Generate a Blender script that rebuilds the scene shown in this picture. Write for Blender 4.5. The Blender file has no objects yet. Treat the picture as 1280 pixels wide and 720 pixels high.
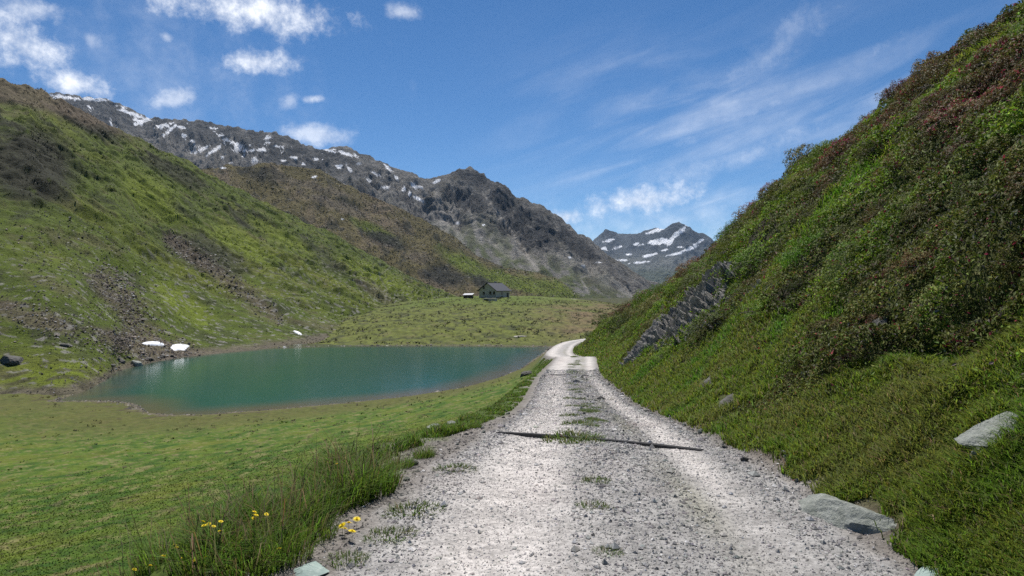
import bpy, math, random
import numpy as np
from mathutils import Vector, Matrix, Euler

import time
_T0 = time.time()


def tick(n):
    print('TICK', n, round(time.time() - _T0, 1))


random.seed(7)
RNG = np.random.default_rng(11)
SC = bpy.context.scene
COL = SC.collection
F0 = 853.333          # focal length in pixels of the 1280 wide picture (24 mm lens)
CAMZ = 1.7            # eye height above the road
LAKE_Z = CAMZ - 12.0

# ------------------------------------------------------------------ noise
_p = RNG.permutation(256)
_P = np.concatenate([_p, _p, _p]).astype(np.int32)
_ga = RNG.random(256) * 2 * np.pi
_GX, _GY = np.cos(_ga).astype(np.float32), np.sin(_ga).astype(np.float32)


def pn(x, y, seed=0):
    x = np.asarray(x, dtype=np.float64) + seed * 17.31
    y = np.asarray(y, dtype=np.float64) + seed * 9.73
    xf0, yf0 = np.floor(x), np.floor(y)
    xi, yi = xf0.astype(np.int64) & 255, yf0.astype(np.int64) & 255
    xf, yf = (x - xf0).astype(np.float32), (y - yf0).astype(np.float32)
    u = xf * xf * xf * (xf * (xf * 6 - 15) + 10)
    v = yf * yf * yf * (yf * (yf * 6 - 15) + 10)

    def g(ix, iy, dx, dy):
        h = _P[_P[ix & 255] + (iy & 255)]
        return _GX[h] * dx + _GY[h] * dy
    a = g(xi, yi, xf, yf)
    b = g(xi + 1, yi, xf - 1, yf)
    c = g(xi, yi + 1, xf, yf - 1)
    d = g(xi + 1, yi + 1, xf - 1, yf - 1)
    return (a + u * (b - a) + v * ((c + u * (d - c)) - (a + u * (b - a)))) * 1.5


def fbm(x, y, octv=4, seed=0, gain=0.5):
    s, a, f, t = 0.0, 1.0, 1.0, 0.0
    for k in range(octv):
        s = s + a * pn(x * f, y * f, seed + k * 3)
        t += a
        a *= gain
        f *= 2.03
    return s / t


def ridged(x, y, octv=4, seed=0, gain=0.5):
    s, a, f, t = 0.0, 1.0, 1.0, 0.0
    for k in range(octv):
        s = s + a * (1 - np.abs(pn(x * f, y * f, seed + k * 3)) * 2)
        t += a
        a *= gain
        f *= 2.07
    return s / t


def sstep(a, b, x):
    t = np.clip((np.asarray(x, dtype=float) - a) / (b - a), 0, 1)
    return t * t * (3 - 2 * t)


def mixc(a, b, w):
    w = np.clip(w, 0, 1)[..., None]
    return np.asarray(a) * (1 - w) + np.asarray(b) * w


def spline(xs, ys):
    """monotone-ish cubic (Catmull-Rom on uneven knots), constant tangent outside"""
    xs, ys = np.array(xs, float), np.array(ys, float)
    m = np.gradient(ys, xs)

    def f(x):
        x = np.clip(x, xs[0], xs[-1])
        i = np.clip(np.searchsorted(xs, x) - 1, 0, len(xs) - 2)
        h = xs[i + 1] - xs[i]
        t = (x - xs[i]) / h
        return ((2*t**3 - 3*t**2 + 1) * ys[i] + (t**3 - 2*t**2 + t) * h * m[i]
                + (-2*t**3 + 3*t**2) * ys[i+1] + (t**3 - t**2) * h * m[i+1])
    return f


def W(px, py, D):
    """world point that stands D metres ahead at this place of the photograph"""
    return np.array([(px - 640) / F0 * D, D, CAMZ - (py - 360) / F0 * D])


# ------------------------------------------------------------------ mesh helpers
def tag(o, label=None, cat=None, group=None, kind=None):
    if label: o['label'] = label
    if cat: o['category'] = cat
    if group: o['group'] = group
    if kind: o['kind'] = kind
    return o


def mesh_np(name, V, F, mat=None, smooth=False, cols=None, attrs=None):
    V = np.asarray(V, dtype=np.float32)
    F = np.asarray(F, dtype=np.int32)
    k = F.shape[1]
    me = bpy.data.meshes.new(name)
    me.vertices.add(len(V))
    me.vertices.foreach_set('co', V.ravel())
    me.loops.add(F.size)
    me.loops.foreach_set('vertex_index', F.ravel())
    me.polygons.add(len(F))
    me.polygons.foreach_set('loop_start', np.arange(0, F.size, k, dtype=np.int32))
    try:
        me.polygons.foreach_set('loop_total', np.full(len(F), k, dtype=np.int32))
    except Exception:
        pass
    me.polygons.foreach_set('use_smooth', np.full(len(F), smooth, dtype=bool))
    if cols is not None:
        c = np.ones((len(V), 4), dtype=np.float32)
        c[:, :3] = np.clip(cols, 0, 1)
        at = me.attributes.new('col', 'FLOAT_COLOR', 'POINT')
        at.data.foreach_set('color', c.ravel())
    for n, a in (attrs or {}).items():
        at = me.attributes.new(n, 'FLOAT', 'POINT')
        at.data.foreach_set('value', np.asarray(a, dtype=np.float32).ravel())
    me.update(calc_edges=True)
    me.validate()
    if mat: me.materials.append(mat)
    return me


def link(name, me, parent=None, loc=None):
    o = bpy.data.objects.new(name, me)
    COL.objects.link(o)
    if parent is not None: o.parent = parent
    if loc is not None: o.location = loc
    return o


def empty(name, loc=(0, 0, 0), rz=0):
    o = bpy.data.objects.new(name, None)
    o.empty_display_size = 0.2
    COL.objects.link(o)
    o.location = loc
    o.rotation_euler = (0, 0, rz)
    return o


def grid_faces(n, m):
    i = np.arange(n - 1)[:, None] * m + np.arange(m - 1)[None, :]
    return np.stack([i, i + m, i + m + 1, i + 1], -1).reshape(-1, 4)


# ------------------------------------------------------------------ materials
class NT:
    def __init__(s, tree):
        s.t = tree
        s.n = tree.nodes
        s.l = tree.links

    def new(s, typ, **kw):
        n = s.n.new(typ)
        for k, v in kw.items(): setattr(n, k, v)
        return n

    def put(s, sock, v):
        if isinstance(v, bpy.types.NodeSocket): s.l.new(v, sock)
        else: sock.default_value = v

    def math(s, op, a, b=None, c=None, clamp=False):
        n = s.new('ShaderNodeMath', operation=op, use_clamp=clamp)
        s.put(n.inputs[0], a)
        if b is not None: s.put(n.inputs[1], b)
        if c is not None: s.put(n.inputs[2], c)
        return n.outputs[0]

    def mix(s, fac, a, b, blend='MIX'):
        n = s.new('ShaderNodeMix', data_type='RGBA', blend_type=blend)
        s.put(n.inputs[0], fac)
        s.put(n.inputs[6], a if isinstance(a, bpy.types.NodeSocket) else (*a, 1) if len(a) == 3 else a)
        s.put(n.inputs[7], b if isinstance(b, bpy.types.NodeSocket) else (*b, 1) if len(b) == 3 else b)
        return n.outputs[2]

    def noise(s, vec, scale, detail=4, rough=0.6, dist=0.0):
        n = s.new('ShaderNodeTexNoise')
        n.inputs['Scale'].default_value = scale
        n.inputs['Detail'].default_value = detail
        n.inputs['Roughness'].default_value = rough
        n.inputs['Distortion'].default_value = dist
        if vec is not None: s.l.new(vec, n.inputs['Vector'])
        return n.outputs['Fac']

    def ramp(s, v, a, b, lo=0.0, hi=1.0):
        n = s.new('ShaderNodeMapRange', interpolation_type='SMOOTHSTEP')
        s.put(n.inputs[0], v)
        n.inputs[1].default_value, n.inputs[2].default_value = a, b
        n.inputs[3].default_value, n.inputs[4].default_value = lo, hi
        return n.outputs[0]


def new_mat(name):
    m = bpy.data.materials.new(name)
    m.use_nodes = True
    m.node_tree.nodes.clear()
    nt = NT(m.node_tree)
    out = nt.new('ShaderNodeOutputMaterial')
    return m, nt, out


def mat_terrain(name, s1, s2, var=0.35, bump=0.3, bdist=1.0, rough=0.95, bs=None):
    """attribute colour (what grows or lies there) broken up by noise at two sizes"""
    m, nt, out = new_mat(name)
    at = nt.new('ShaderNodeAttribute', attribute_name='col')
    co = nt.new('ShaderNodeTexCoord').outputs['Object']
    n1 = nt.noise(co, s1, 6, 0.65)
    n2 = nt.noise(co, s2, 5, 0.7)
    k = nt.math('ADD', nt.math('MULTIPLY', nt.ramp(n1, 0.3, 0.7), var), nt.math('MULTIPLY', nt.ramp(n2, 0.3, 0.7), var * 1.4))
    k = nt.math('ADD', k, 1.0 - var * 1.2)
    mul = nt.new('ShaderNodeVectorMath', operation='SCALE')
    nt.l.new(at.outputs['Color'], mul.inputs[0])
    nt.l.new(k, mul.inputs['Scale'])
    bs_ = nt.new('ShaderNodeBsdfPrincipled')
    nt.l.new(mul.outputs[0], bs_.inputs['Base Color'])
    bs_.inputs['Roughness'].default_value = rough
    bs_.inputs['Specular IOR Level'].default_value = 0.15
    bp = nt.new('ShaderNodeBump')
    bp.inputs['Strength'].default_value = bump
    bp.inputs['Distance'].default_value = bdist
    hh = nt.math('ADD', nt.noise(co, bs or s2, 6, 0.7), nt.math('MULTIPLY', n1, 1.0))
    nt.l.new(hh, bp.inputs['Height'])
    nt.l.new(bp.outputs[0], bs_.inputs['Normal'])
    nt.l.new(bs_.outputs[0], out.inputs[0])
    return m


def mat_leaf(name, trans=0.35, rough=0.55, spec=0.3, objvar=True, up=0.0):
    m, nt, out = new_mat(name)
    at = nt.new('ShaderNodeAttribute', attribute_name='col')
    c = at.outputs['Color']
    if objvar:
        oi = nt.new('ShaderNodeObjectInfo').outputs['Random']
        hs = nt.new('ShaderNodeHueSaturation')
        nt.l.new(nt.math('MULTIPLY_ADD', oi, 0.07, 0.465), hs.inputs['Hue'])
        nt.l.new(nt.math('MULTIPLY_ADD', nt.math('FRACT', nt.math('MULTIPLY', oi, 7.3)), 0.7, 0.65), hs.inputs['Value'])
        hs.inputs['Saturation'].default_value = 1.0
        nt.l.new(c, hs.inputs['Color'])
        c = hs.outputs[0]
    b = nt.new('ShaderNodeBsdfPrincipled')
    nt.l.new(c, b.inputs['Base Color'])
    b.inputs['Roughness'].default_value = rough
    b.inputs['Specular IOR Level'].default_value = spec
    t = nt.new('ShaderNodeBsdfTranslucent')
    nt.l.new(c, t.inputs['Color'])
    if up:
        sc_ = nt.new('ShaderNodeVectorMath', operation='SCALE')
        nt.l.new(nt.new('ShaderNodeNewGeometry').outputs['Normal'], sc_.inputs[0])
        sc_.inputs['Scale'].default_value = 1 - up
        ad = nt.new('ShaderNodeVectorMath', operation='ADD')
        nt.l.new(sc_.outputs[0], ad.inputs[0])
        ad.inputs[1].default_value = (0, 0, up)
        nm = nt.new('ShaderNodeVectorMath', operation='NORMALIZE')
        nt.l.new(ad.outputs[0], nm.inputs[0])
        nt.l.new(nm.outputs[0], b.inputs['Normal'])
    mx = nt.new('ShaderNodeMixShader')
    mx.inputs[0].default_value = trans
    nt.l.new(b.outputs[0], mx.inputs[1])
    nt.l.new(t.outputs[0], mx.inputs[2])
    nt.l.new(mx.outputs[0], out.inputs[0])
    return m


def mat_rock(name, c1, c2, c3=None, scale=6.0, bump=0.5, dist=0.05, strata=None, rough=0.85):
    m, nt, out = new_mat(name)
    co = nt.new('ShaderNodeTexCoord').outputs['Object']
    v = co
    if strata:
        mp = nt.new('ShaderNodeMapping')
        mp.inputs['Rotation'].default_value = strata[0]
        mp.inputs['Scale'].default_value = strata[1]
        nt.l.new(co, mp.inputs[0])
        v = mp.outputs[0]
    n1 = nt.noise(v, scale, 8, 0.65)
    n2 = nt.noise(v, scale * 6, 6, 0.7)
    c = nt.mix(nt.ramp(n1, 0.35, 0.65), c1, c2)
    c = nt.mix(nt.ramp(n2, 0.5, 0.75), c, c3 or c1)
    b = nt.new('ShaderNodeBsdfPrincipled')
    nt.l.new(c, b.inputs['Base Color'])
    b.inputs['Roughness'].default_value = rough
    b.inputs['Specular IOR Level'].default_value = 0.3
    bp = nt.new('ShaderNodeBump')
    bp.inputs['Strength'].default_value = bump
    bp.inputs['Distance'].default_value = dist
    nt.l.new(nt.math('ADD', n1, nt.math('MULTIPLY', n2, 0.5)), bp.inputs['Height'])
    nt.l.new(bp.outputs[0], b.inputs['Normal'])
    nt.l.new(b.outputs[0], out.inputs[0])
    return m


def mat_attr(name, rough=0.85, spec=0.25, bscale=60, bump=0.3):
    m, nt, out = new_mat(name)
    at = nt.new('ShaderNodeAttribute', attribute_name='col')
    co = nt.new('ShaderNodeTexCoord').outputs['Object']
    n = nt.noise(co, bscale, 4, 0.6)
    c = nt.mix(nt.ramp(n, 0.3, 0.7), (0.75, 0.75, 0.75), (1.15, 1.15, 1.15))
    cc = nt.mix(1.0, at.outputs['Color'], c, 'MULTIPLY')
    b = nt.new('ShaderNodeBsdfPrincipled')
    nt.l.new(cc, b.inputs['Base Color'])
    b.inputs['Roughness'].default_value = rough
    b.inputs['Specular IOR Level'].default_value = spec
    nt.l.new(b.outputs[0], out.inputs[0])
    return m


def mat_plain(name, c, rough=0.8, spec=0.3, var=0.25, scale=8, metal=0.0):
    m, nt, out = new_mat(name)
    co = nt.new('ShaderNodeTexCoord').outputs['Object']
    n = nt.noise(co, scale, 6, 0.65)
    a = tuple(x * (1 - var) for x in c)
    d = tuple(min(1, x * (1 + var)) for x in c)
    b = nt.new('ShaderNodeBsdfPrincipled')
    nt.l.new(nt.mix(nt.ramp(n, 0.3, 0.7), a, d), b.inputs['Base Color'])
    b.inputs['Roughness'].default_value = rough
    b.inputs['Metallic'].default_value = metal
    b.inputs['Specular IOR Level'].default_value = spec
    nt.l.new(b.outputs[0], out.inputs[0])
    return m


# ------------------------------------------------------------------ near terrain: road, lawn, lake basin, knoll, right bank
ROAD = [(-30, 0.2, 0.35), (-8, 0.35, 0.12), (0, 0.48, 0.04), (4, 0.66, 0.0), (6.3, 0.86, -0.1), (10.4, 1.25, -0.5), (19.6, 2.0, -1.62), (27, 2.5, -2.2), (35, 3.05, -2.8),
        (45, 4.1, -3.35), (54, 5.0, -3.75), (62, 5.2, -4.6), (70, 5.05, -5.2), (80, 5.6, -5.75), (90, 6.7, -6.2), (100, 7.8, -6.7), (115, 10.6, -7.3), (130, 16, -7.8), (150, 25, -8.2), (190, 45, -9), (600, 60, -9)]
_ry = [r[0] for r in ROAD]
road_x = spline(_ry, [r[1] for r in ROAD])
road_z = spline(_ry, [r[2] for r in ROAD])
# the crest of the right bank: distance ahead, x, z
BANK = [(-30, 15.5, 8.6), (0, 16.0, 9.4), (14, 16.6, 9.6), (22, 16.5, 9.1), (26, 15.9, 8.3), (30, 15.0, 6.8), (36, 14.6, 5.2), (42, 14.9, 3.7), (49, 15.0, 2.8), (57, 14.7, 1.7),
        (66, 13.9, 0.2), (75, 12.4, -1.55), (83, 10.6, -4.6), (89, 9.9, -6.6), (94, 10.4, -6.6), (105, 13, -7.2), (130, 23, -7.9), (190, 50, -9), (600, 66, -9)]
_by = [r[0] for r in BANK]
bank_x = spline(_by, [r[1] for r in BANK])
bank_z = spline(_by, [r[2] for r in BANK])
SHORE_PX = [(186, 516.5), (215, 519), (260, 518), (330, 513), (420, 505), (500, 497), (570, 487), (620, 474), (650, 462), (668, 449), (686, 437), (691, 433.5), (600, 432), (480, 432), (400, 432.6), (330, 435),
            (270, 440), (225, 445), (175, 452), (140, 462), (125, 476), (110, 486), (80, 497), (70, 502), (110, 501.5), (148, 502), (164, 504.5), (172, 508), (176, 512)]
SHORE = np.array([[(px - 640) / F0 * (12 * F0 / (py - 360)), 12 * F0 / (py - 360)] for px, py in SHORE_PX])


def shore_dist(x, y):
    """signed distance to the lake shore, negative in the water"""
    x, y = np.asarray(x, float), np.asarray(y, float)
    d = np.full(x.shape, 1e9)
    ins = np.zeros(x.shape, bool)
    n = len(SHORE)
    for i in range(n):
        ax, ay = SHORE[i]
        bx, by = SHORE[(i + 1) % n]
        ex, ey = bx - ax, by - ay
        t = np.clip(((x - ax) * ex + (y - ay) * ey) / (ex * ex + ey * ey), 0, 1)
        d = np.minimum(d, np.hypot(x - ax - t * ex, y - ay - t * ey))
        c = ((ay > y) != (by > y)) & (x < ex * (y - ay) / (ey if ey != 0 else 1e-9) + ax)
        ins ^= c
    return np.where(ins, -d, d)


def knoll(x, y):
    r2 = ((x + 4) / 78) ** 2 + ((y - 325) / 187) ** 2
    return 7.7 * np.clip(1 - r2, -0.35, 1)


def hwL(y): return 1.55 + 0.25 * sstep(14, 5, y)
def hwR(y): return 1.5 + 0.25 * sstep(14, 4, y)


def terrain(x, y, detail=True):
    x, y = np.asarray(x, float), np.asarray(y, float)
    s = x - road_x(y)
    zr = road_z(y)
    L, R = hwL(y), hwR(y)
    dr = np.maximum(-s - L, 0)
    ds = shore_dist(x, y) + 0.25 * fbm(x * 0.6, y * 0.6, 3, 41)
    dso = np.maximum(ds, 0)
    # left: from the road edge down to the shore
    dv = np.maximum(dr - 1.1 * sstep(60, 8, y), 0)
    t = dv / (dv + dso + 1e-6)
    zl = zr + (LAKE_Z - zr) * np.clip(t, 0, 1) ** 0.72
    bank = (0.55 * sstep(0.1, 1.8, dv) + 0.07 * np.minimum(dr, 1.5)) * sstep(200, 60, y)
    zl = np.maximum(zl - bank * sstep(0, 8, dso), LAKE_Z + 0.05 + 0.02 * dso)
    zl = np.where(ds < 0, LAKE_Z + np.maximum(ds * 0.16, -3.0), zl)
    kw = sstep(136, 165, y) * (ds > 0)
    zk = LAKE_Z + 0.3 + knoll(x, y)
    zl = zl * (1 - kw) + zk * kw
    # road surface with worn wheel tracks
    zroad = zr + 0.025 - 0.03 * np.exp(-((np.abs(s) - 0.78) / 0.32) ** 2) - 0.03 * np.clip((np.abs(s) / 1.6) ** 2, 0, 1.5)
    # right bank
    wd = np.maximum(bank_x(y) - road_x(y) - R, 1.2)
    q = np.maximum(s - R, 0) / wd
    qa = np.minimum(q, 1.0)
    g = qa ** 1.22 * (1.75 - 0.75 * qa ** 2) - 0.22 * np.maximum(q - 1, 0)
    zb = zr + (bank_z(y) - zr) * np.maximum(g, -0.6)
    z = np.where(s < -L, zl, np.where(s > R, zb - 0.02, zroad))
    if detail:
        onroad = sstep(0.25, -0.1, np.maximum(-s - L, s - R))
        z = z + onroad * (0.012 * fbm(x * 5, y * 5, 3, 3) + 0.02 * fbm(x * 1.1, y * 0.5, 2, 5))
        lawn = sstep(0.1, 1.2, dr) * sstep(-1.0, 1.5, ds)
        z = z + lawn * (0.13 * fbm(x * 0.9, y * 0.9, 4, 9) + 0.05 * np.abs(fbm(x * 2.6, y * 2.2, 3, 10)) + 0.10 * fbm(x * 0.22, y * 0.22, 3, 13)) * sstep(0, 4, dso + 0.6)
        z = z + sstep(140, 170, y) * (0.55 * fbm(x * 0.35, y * 0.30, 5, 17) + 0.5 * fbm(x * 0.07, y * 0.07, 3, 19)) * lawn
        rb = sstep(0.05, 1.4, s - R) * sstep(100, 85, y)
        sc = sstep(0.8, 3.4, s - R)
        z = z - 0.75 * np.exp(-((x - 4.75) / 0.42) ** 2 - ((y - 7.1) / 1.0) ** 2) + 0.25 * np.exp(-((x - 5.4) / 0.5) ** 2 - ((y - 7.2) / 1.2) ** 2)
        z = z + rb * ((0.13 + 0.50 * sc) * fbm(x * 0.55, y * 0.45, 4, 23) + (0.12 + 0.05 * sc) * fbm(x * 2.2, y * 2.2, 3, 27) + 0.75 * sc * sstep(1.25, 0.8, q) * fbm(x * 0.2, y * 0.16, 2, 29))
    return z


def zone(x, y):
    """colour of what grows or lies on the near ground"""
    s = x - road_x(y)
    L, R = hwL(y), hwR(y)
    dr = np.maximum(-s - L, 0)
    ds = shore_dist(x, y)
    n1 = fbm(x * 0.28, y * 0.20, 4, 51)
    n2 = fbm(x * 0.9, y * 0.75, 4, 55)
    n3 = fbm(x * 3.1, y * 2.6, 3, 57)
    green = np.array([0.056, 0.100, 0.010])
    dark = np.array([0.026, 0.066, 0.007])
    straw = np.array([0.170, 0.150, 0.066])
    olive = np.array([0.088, 0.108, 0.014])
    c = mixc(np.broadcast_to(green, x.shape + (3,)), dark, sstep(0.0, 0.30, n2 + 0.35 * n3) * 0.9)
    c = mixc(c, olive, sstep(0.0, 0.45, n1))
    c = mixc(c, straw, sstep(0.08, 0.38, -n2 * 0.8 + n3 * 0.45 + 0.5 * fbm(x * 6, y * 7, 2, 59) - 0.1 * n1) * 0.75)
    c = mixc(c, [0.092, 0.125, 0.014], sstep(0.0, 0.3, fbm(x * 0.5, y * 0.38, 4, 54)) * 0.55)
    c = mixc(c, [0.105, 0.088, 0.045], sstep(0.28, 0.45, fbm(x * 1.3, y * 1.0, 4, 58)) * 0.6)
    # toward the shore the turf turns olive, then bare earth and stones
    c = mixc(c, [0.082, 0.082, 0.024], sstep(20, 3, ds) * 0.8)
    c = mixc(c, [0.060, 0.046, 0.030], sstep(0.30, 0.6, fbm(x * 0.8, y * 0.8, 3, 61) + sstep(6, 0, ds) * 0.3) * sstep(9, 1, ds) * 0.8)
    c = mixc(c, [0.120, 0.100, 0.070], sstep(1.0, 0.1, ds + 1.2 * n2 + 0.6 * n3) * 0.8)
    # knoll across the lake
    kn = sstep(138, 150, y)
    kc = mixc(np.broadcast_to(np.array([0.088, 0.102, 0.020]), x.shape + (3,)), [0.046, 0.054, 0.017], sstep(0.0, 0.4, fbm(x * 0.22, y * 0.16, 4, 63)))
    kc = mixc(kc, [0.125, 0.088, 0.050], sstep(0, 22, x + 6 * fbm(x * 0.1, y * 0.1, 3, 66)) * sstep(322, 250, y) * sstep(-0.45, 0.1, fbm(x * 0.08, y * 0.05, 3, 65)) * 0.9)
    kc = kc * (0.75 + 0.55 * sstep(-0.3, 0.3, fbm(x * 0.7, y * 0.35, 4, 68)))[..., None]
    kc = mixc(kc, [0.13, 0.12, 0.05], sstep(0.15, 0.4, fbm(x * 0.3, y * 0.2, 4, 69)) * 0.5)
    kc = mixc(kc, [0.082, 0.118, 0.016], 0.8 * sstep(215, 262, y + 14 * fbm(x * 0.05, y * 0.05, 2, 67)) * sstep(45, 25, np.abs(x + 8)) * 0.9)
    kc = mixc(kc, [0.05, 0.11, 0.02], sstep(146, 140, y) * 0.4)
    pth = np.minimum(np.abs(y - (318 - 0.012 * (x - 3) ** 2)), 99)
    kc = mixc(kc, [0.17, 0.17, 0.09], sstep(3.5, 1.0, pth) * sstep(0, 3, x) * sstep(34, 28, x) * 0.8)
    c = mixc(c, kc, kn)
    # verge
    vg = sstep(2.6, 0.6, dr) * sstep(130, 90, y)
    c = mixc(c, [0.055, 0.085, 0.018], vg * 0.7)
    gv = sstep(0.75, 0.15, dr + 0.7 * fbm(x * 1.3, y * 1.0, 3, 71) - 0.35 * sstep(16, 6, y))
    c = mixc(c, [0.17, 0.155, 0.14], gv)
    # right bank soil and turf
    q = (s - R) / np.maximum(bank_x(y) - road_x(y) - R, 1.2)
    bk = sstep(0.0, 0.25, s - R)
    b1 = fbm(x * 0.5, y * 0.4, 4, 73)
    bc = mixc(np.broadcast_to(np.array([0.060, 0.070, 0.020]), x.shape + (3,)), [0.038, 0.032, 0.020], sstep(0.0, 0.45, b1 + 0.25 * sstep(0.25, 0.6, q)))
    bc = mixc(bc, [0.085, 0.066, 0.046], sstep(0.45, 0.0, s - R + 0.4 * n2))
    c = mixc(c, bc, bk)
    # gravel
    road = sstep(0.12, -0.22, np.maximum(-s - L, s - R) + 0.22 * fbm(x * 1.9, y * 1.5, 3, 77))
    w = 0.8 + 0.25 * fbm(x * 1.2, y * 0.5, 3, 79)
    track = np.maximum(np.exp(-((s + 0.80) / 0.5) ** 2) * 1.15, np.exp(-((s - 1.0) / 0.22) ** 2) * sstep(2, 9, y))
    far = sstep(9, 30, y)
    rc = mixc(np.broadcast_to(np.array([0.270, 0.262, 0.252]), x.shape + (3,)), [0.53, 0.495, 0.465], np.clip(track, 0, 1) * w * (1 - 0.25 * far) + 0.12 * far)
    rc = mixc(rc, [0.32, 0.28, 0.265], sstep(0.1, 0.5, fbm(x * 0.7, y * 0.35, 3, 81)) * 0.35)
    rc = mixc(rc, [0.20, 0.195, 0.135], np.exp(-((s - 0.55 - 0.2 * sstep(12, 4, y)) / 0.16) ** 2) * 0.5 * sstep(0.1, 0.5, fbm(x * 0.5, y * 0.3, 2, 83) + 0.35))
    c = mixc(c, rc, road)
    return c, road


def polar_ground():
    nth = 760
    th = np.radians(np.concatenate([np.linspace(-86, -44, 60)[:-1], np.linspace(-44, 44, nth), np.linspace(44, 86, 60)[1:]]))
    r = np.concatenate([np.linspace(1.0, 7.0, 20)[:-1], 7.0 * (720 / 7.0) ** np.linspace(0, 1, 840)])
    X = np.sin(th)[:, None] * r[None, :]
    Y = -5.5 + np.cos(th)[:, None] * r[None, :]
    x, y = X.ravel(), Y.ravel()
    z = terrain(x, y)
    c, road = zone(x, y)
    F = grid_faces(len(th), len(r))
    return np.stack([x, y, z], -1), F[:, ::-1], c, road


V, F, C, RD = polar_ground()
M_GROUND = mat_terrain('turf_and_gravel', 2.2, 22.0, 0.42, 0.55, 0.05)
ground = link('ground', mesh_np('ground', V, F, M_GROUND, True, C))
tag(ground, kind='structure')
_gv = V


# ------------------------------------------------------------------ mountains
def sheet(name, cols, n, m, prof, disp, colour, mat, vback=0.35, vmin=-0.06):
    """a hill built between its crest and its foot: cols = (crest px,py,D, foot px,py,D)"""
    cols = np.array(cols, float)
    k = np.arange(len(cols))
    tops = np.array([W(*c[:3]) for c in cols])
    foot = np.array([W(*c[3:]) for c in cols])
    # equal steps of picture angle along the crest
    px = cols[:, 0]
    kk = np.interp(np.linspace(px[0], px[-1], n), px, k)
    T = np.stack([np.interp(kk, k, tops[:, i]) if i == 2 else spline(k, tops[:, i])(kk) for i in range(3)], -1)
    B = np.stack([spline(k, foot[:, i])(kk) for i in range(3)], -1)
    v = np.concatenate([np.linspace(vmin, 1, m), 1 + (np.linspace(0, 1, m // 6)[1:]) ** 1.2 * vback])
    VV = v[None, :]
    P = B[:, None, :] * (1 - VV[..., None]) + T[:, None, :] * VV[..., None]
    h = (T - B)[:, 2][:, None]
    vf = np.clip(VV, 0, 1)
    P[..., 2] = B[:, 2][:, None] + h * (prof(vf) - 0.9 * np.maximum(VV - 1, 0) + 1.5 * np.minimum(VV, 0))
    U = np.linspace(0, 1, n)[:, None] * np.linalg.norm(np.diff(T, axis=0), axis=1).sum()
    S = VV * np.linalg.norm(T - B, axis=1).mean()
    U = np.broadcast_to(U, P.shape[:2]); S = np.broadcast_to(S, P.shape[:2]); VB = np.broadcast_to(VV, P.shape[:2])
    P = disp(P, U, S, VB)
    X, Y, Z = P[..., 0], P[..., 1], P[..., 2]
    PX = 640 + F0 * X / Y
    PY = 360 - F0 * (Z - CAMZ) / Y
    gz = np.gradient(Z, axis=1) / np.maximum(np.hypot(np.gradient(X, axis=1), np.gradient(Y, axis=1)), 1e-6)
    C = colour(P, U, S, VB, PX, PY, gz)
    o = link(name, mesh_np(name, P.reshape(-1, 3), grid_faces(n, len(v))[:, ::-1], mat, True, C.reshape(-1, 3)))
    tag(o, kind='structure')
    return o


def blob(PX, PY, cx, cy, rx, ry, ang=0.0):
    a = math.radians(ang)
    dx, dy = PX - cx, PY - cy
    u = dx * math.cos(a) + dy * math.sin(a)
    w = -dx * math.sin(a) + dy * math.cos(a)
    return np.sqrt((u / rx) ** 2 + (w / ry) ** 2)


def line(PX, PY, x0, y0, x1, y1):
    ex, ey = x1 - x0, y1 - y0
    t = np.clip(((PX - x0) * ex + (PY - y0) * ey) / (ex * ex + ey * ey), 0, 1)
    return np.hypot(PX - x0 - t * ex, PY - y0 - t * ey), t


# --- green hillside on the left
HILL = [(-330, 40, 250, -330, 575, 60), (0, 103, 300, 0, 521, 70), (60, 119, 330, 85, 499, 75), (150, 162, 380, 128, 484, 85), (235, 204, 430, 150, 464, 99), (300, 238, 480, 228, 446.5, 118),
        (360, 267, 530, 330, 435.5, 135), (430, 301, 590, 425, 424, 165), (500, 340, 620, 475, 408, 215), (570, 373, 640, 560, 390, 320), (640, 384, 640, 640, 388, 420)]


def hill_prof(v): return 0.55 * v ** 1.6 + 0.45 * v


def hill_axes(P):
    """along the slope and down it, in metres on the map"""
    return 0.28 * P[..., 0] + 0.96 * P[..., 1], 0.96 * P[..., 0] - 0.28 * P[..., 1]


def hill_disp(P, U, S, V):
    u, d = hill_axes(P)
    w = sstep(0.0, 0.12, V)
    gul = ridged(u * 0.022 + 0.5 * fbm(u * 0.01, d * 0.02, 2, 101), d * 0.007, 4, 103)
    big = fbm(u * 0.016, d * 0.016, 4, 105)
    fine = fbm(u * 0.10, d * 0.10, 5, 107)
    rock = ridged(u * 0.05, d * 0.06, 4, 109)
    near = 0.3 + 0.7 * sstep(80, 220, P[..., 1])
    amp = w * (1 - 0.65 * sstep(0.9, 1.0, V)) * near
    P[..., 2] += amp * (7 * (gul - 0.45) + 5 * big + 1.1 * fine + 1.8 * sstep(0.5, 0.85, rock) * sstep(0.05, 0.4, V))
    P[..., 2] += sstep(0.9, 1.0, V) * (1.6 * fine + 1.2 * rock - 0.5)
    return P


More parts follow.
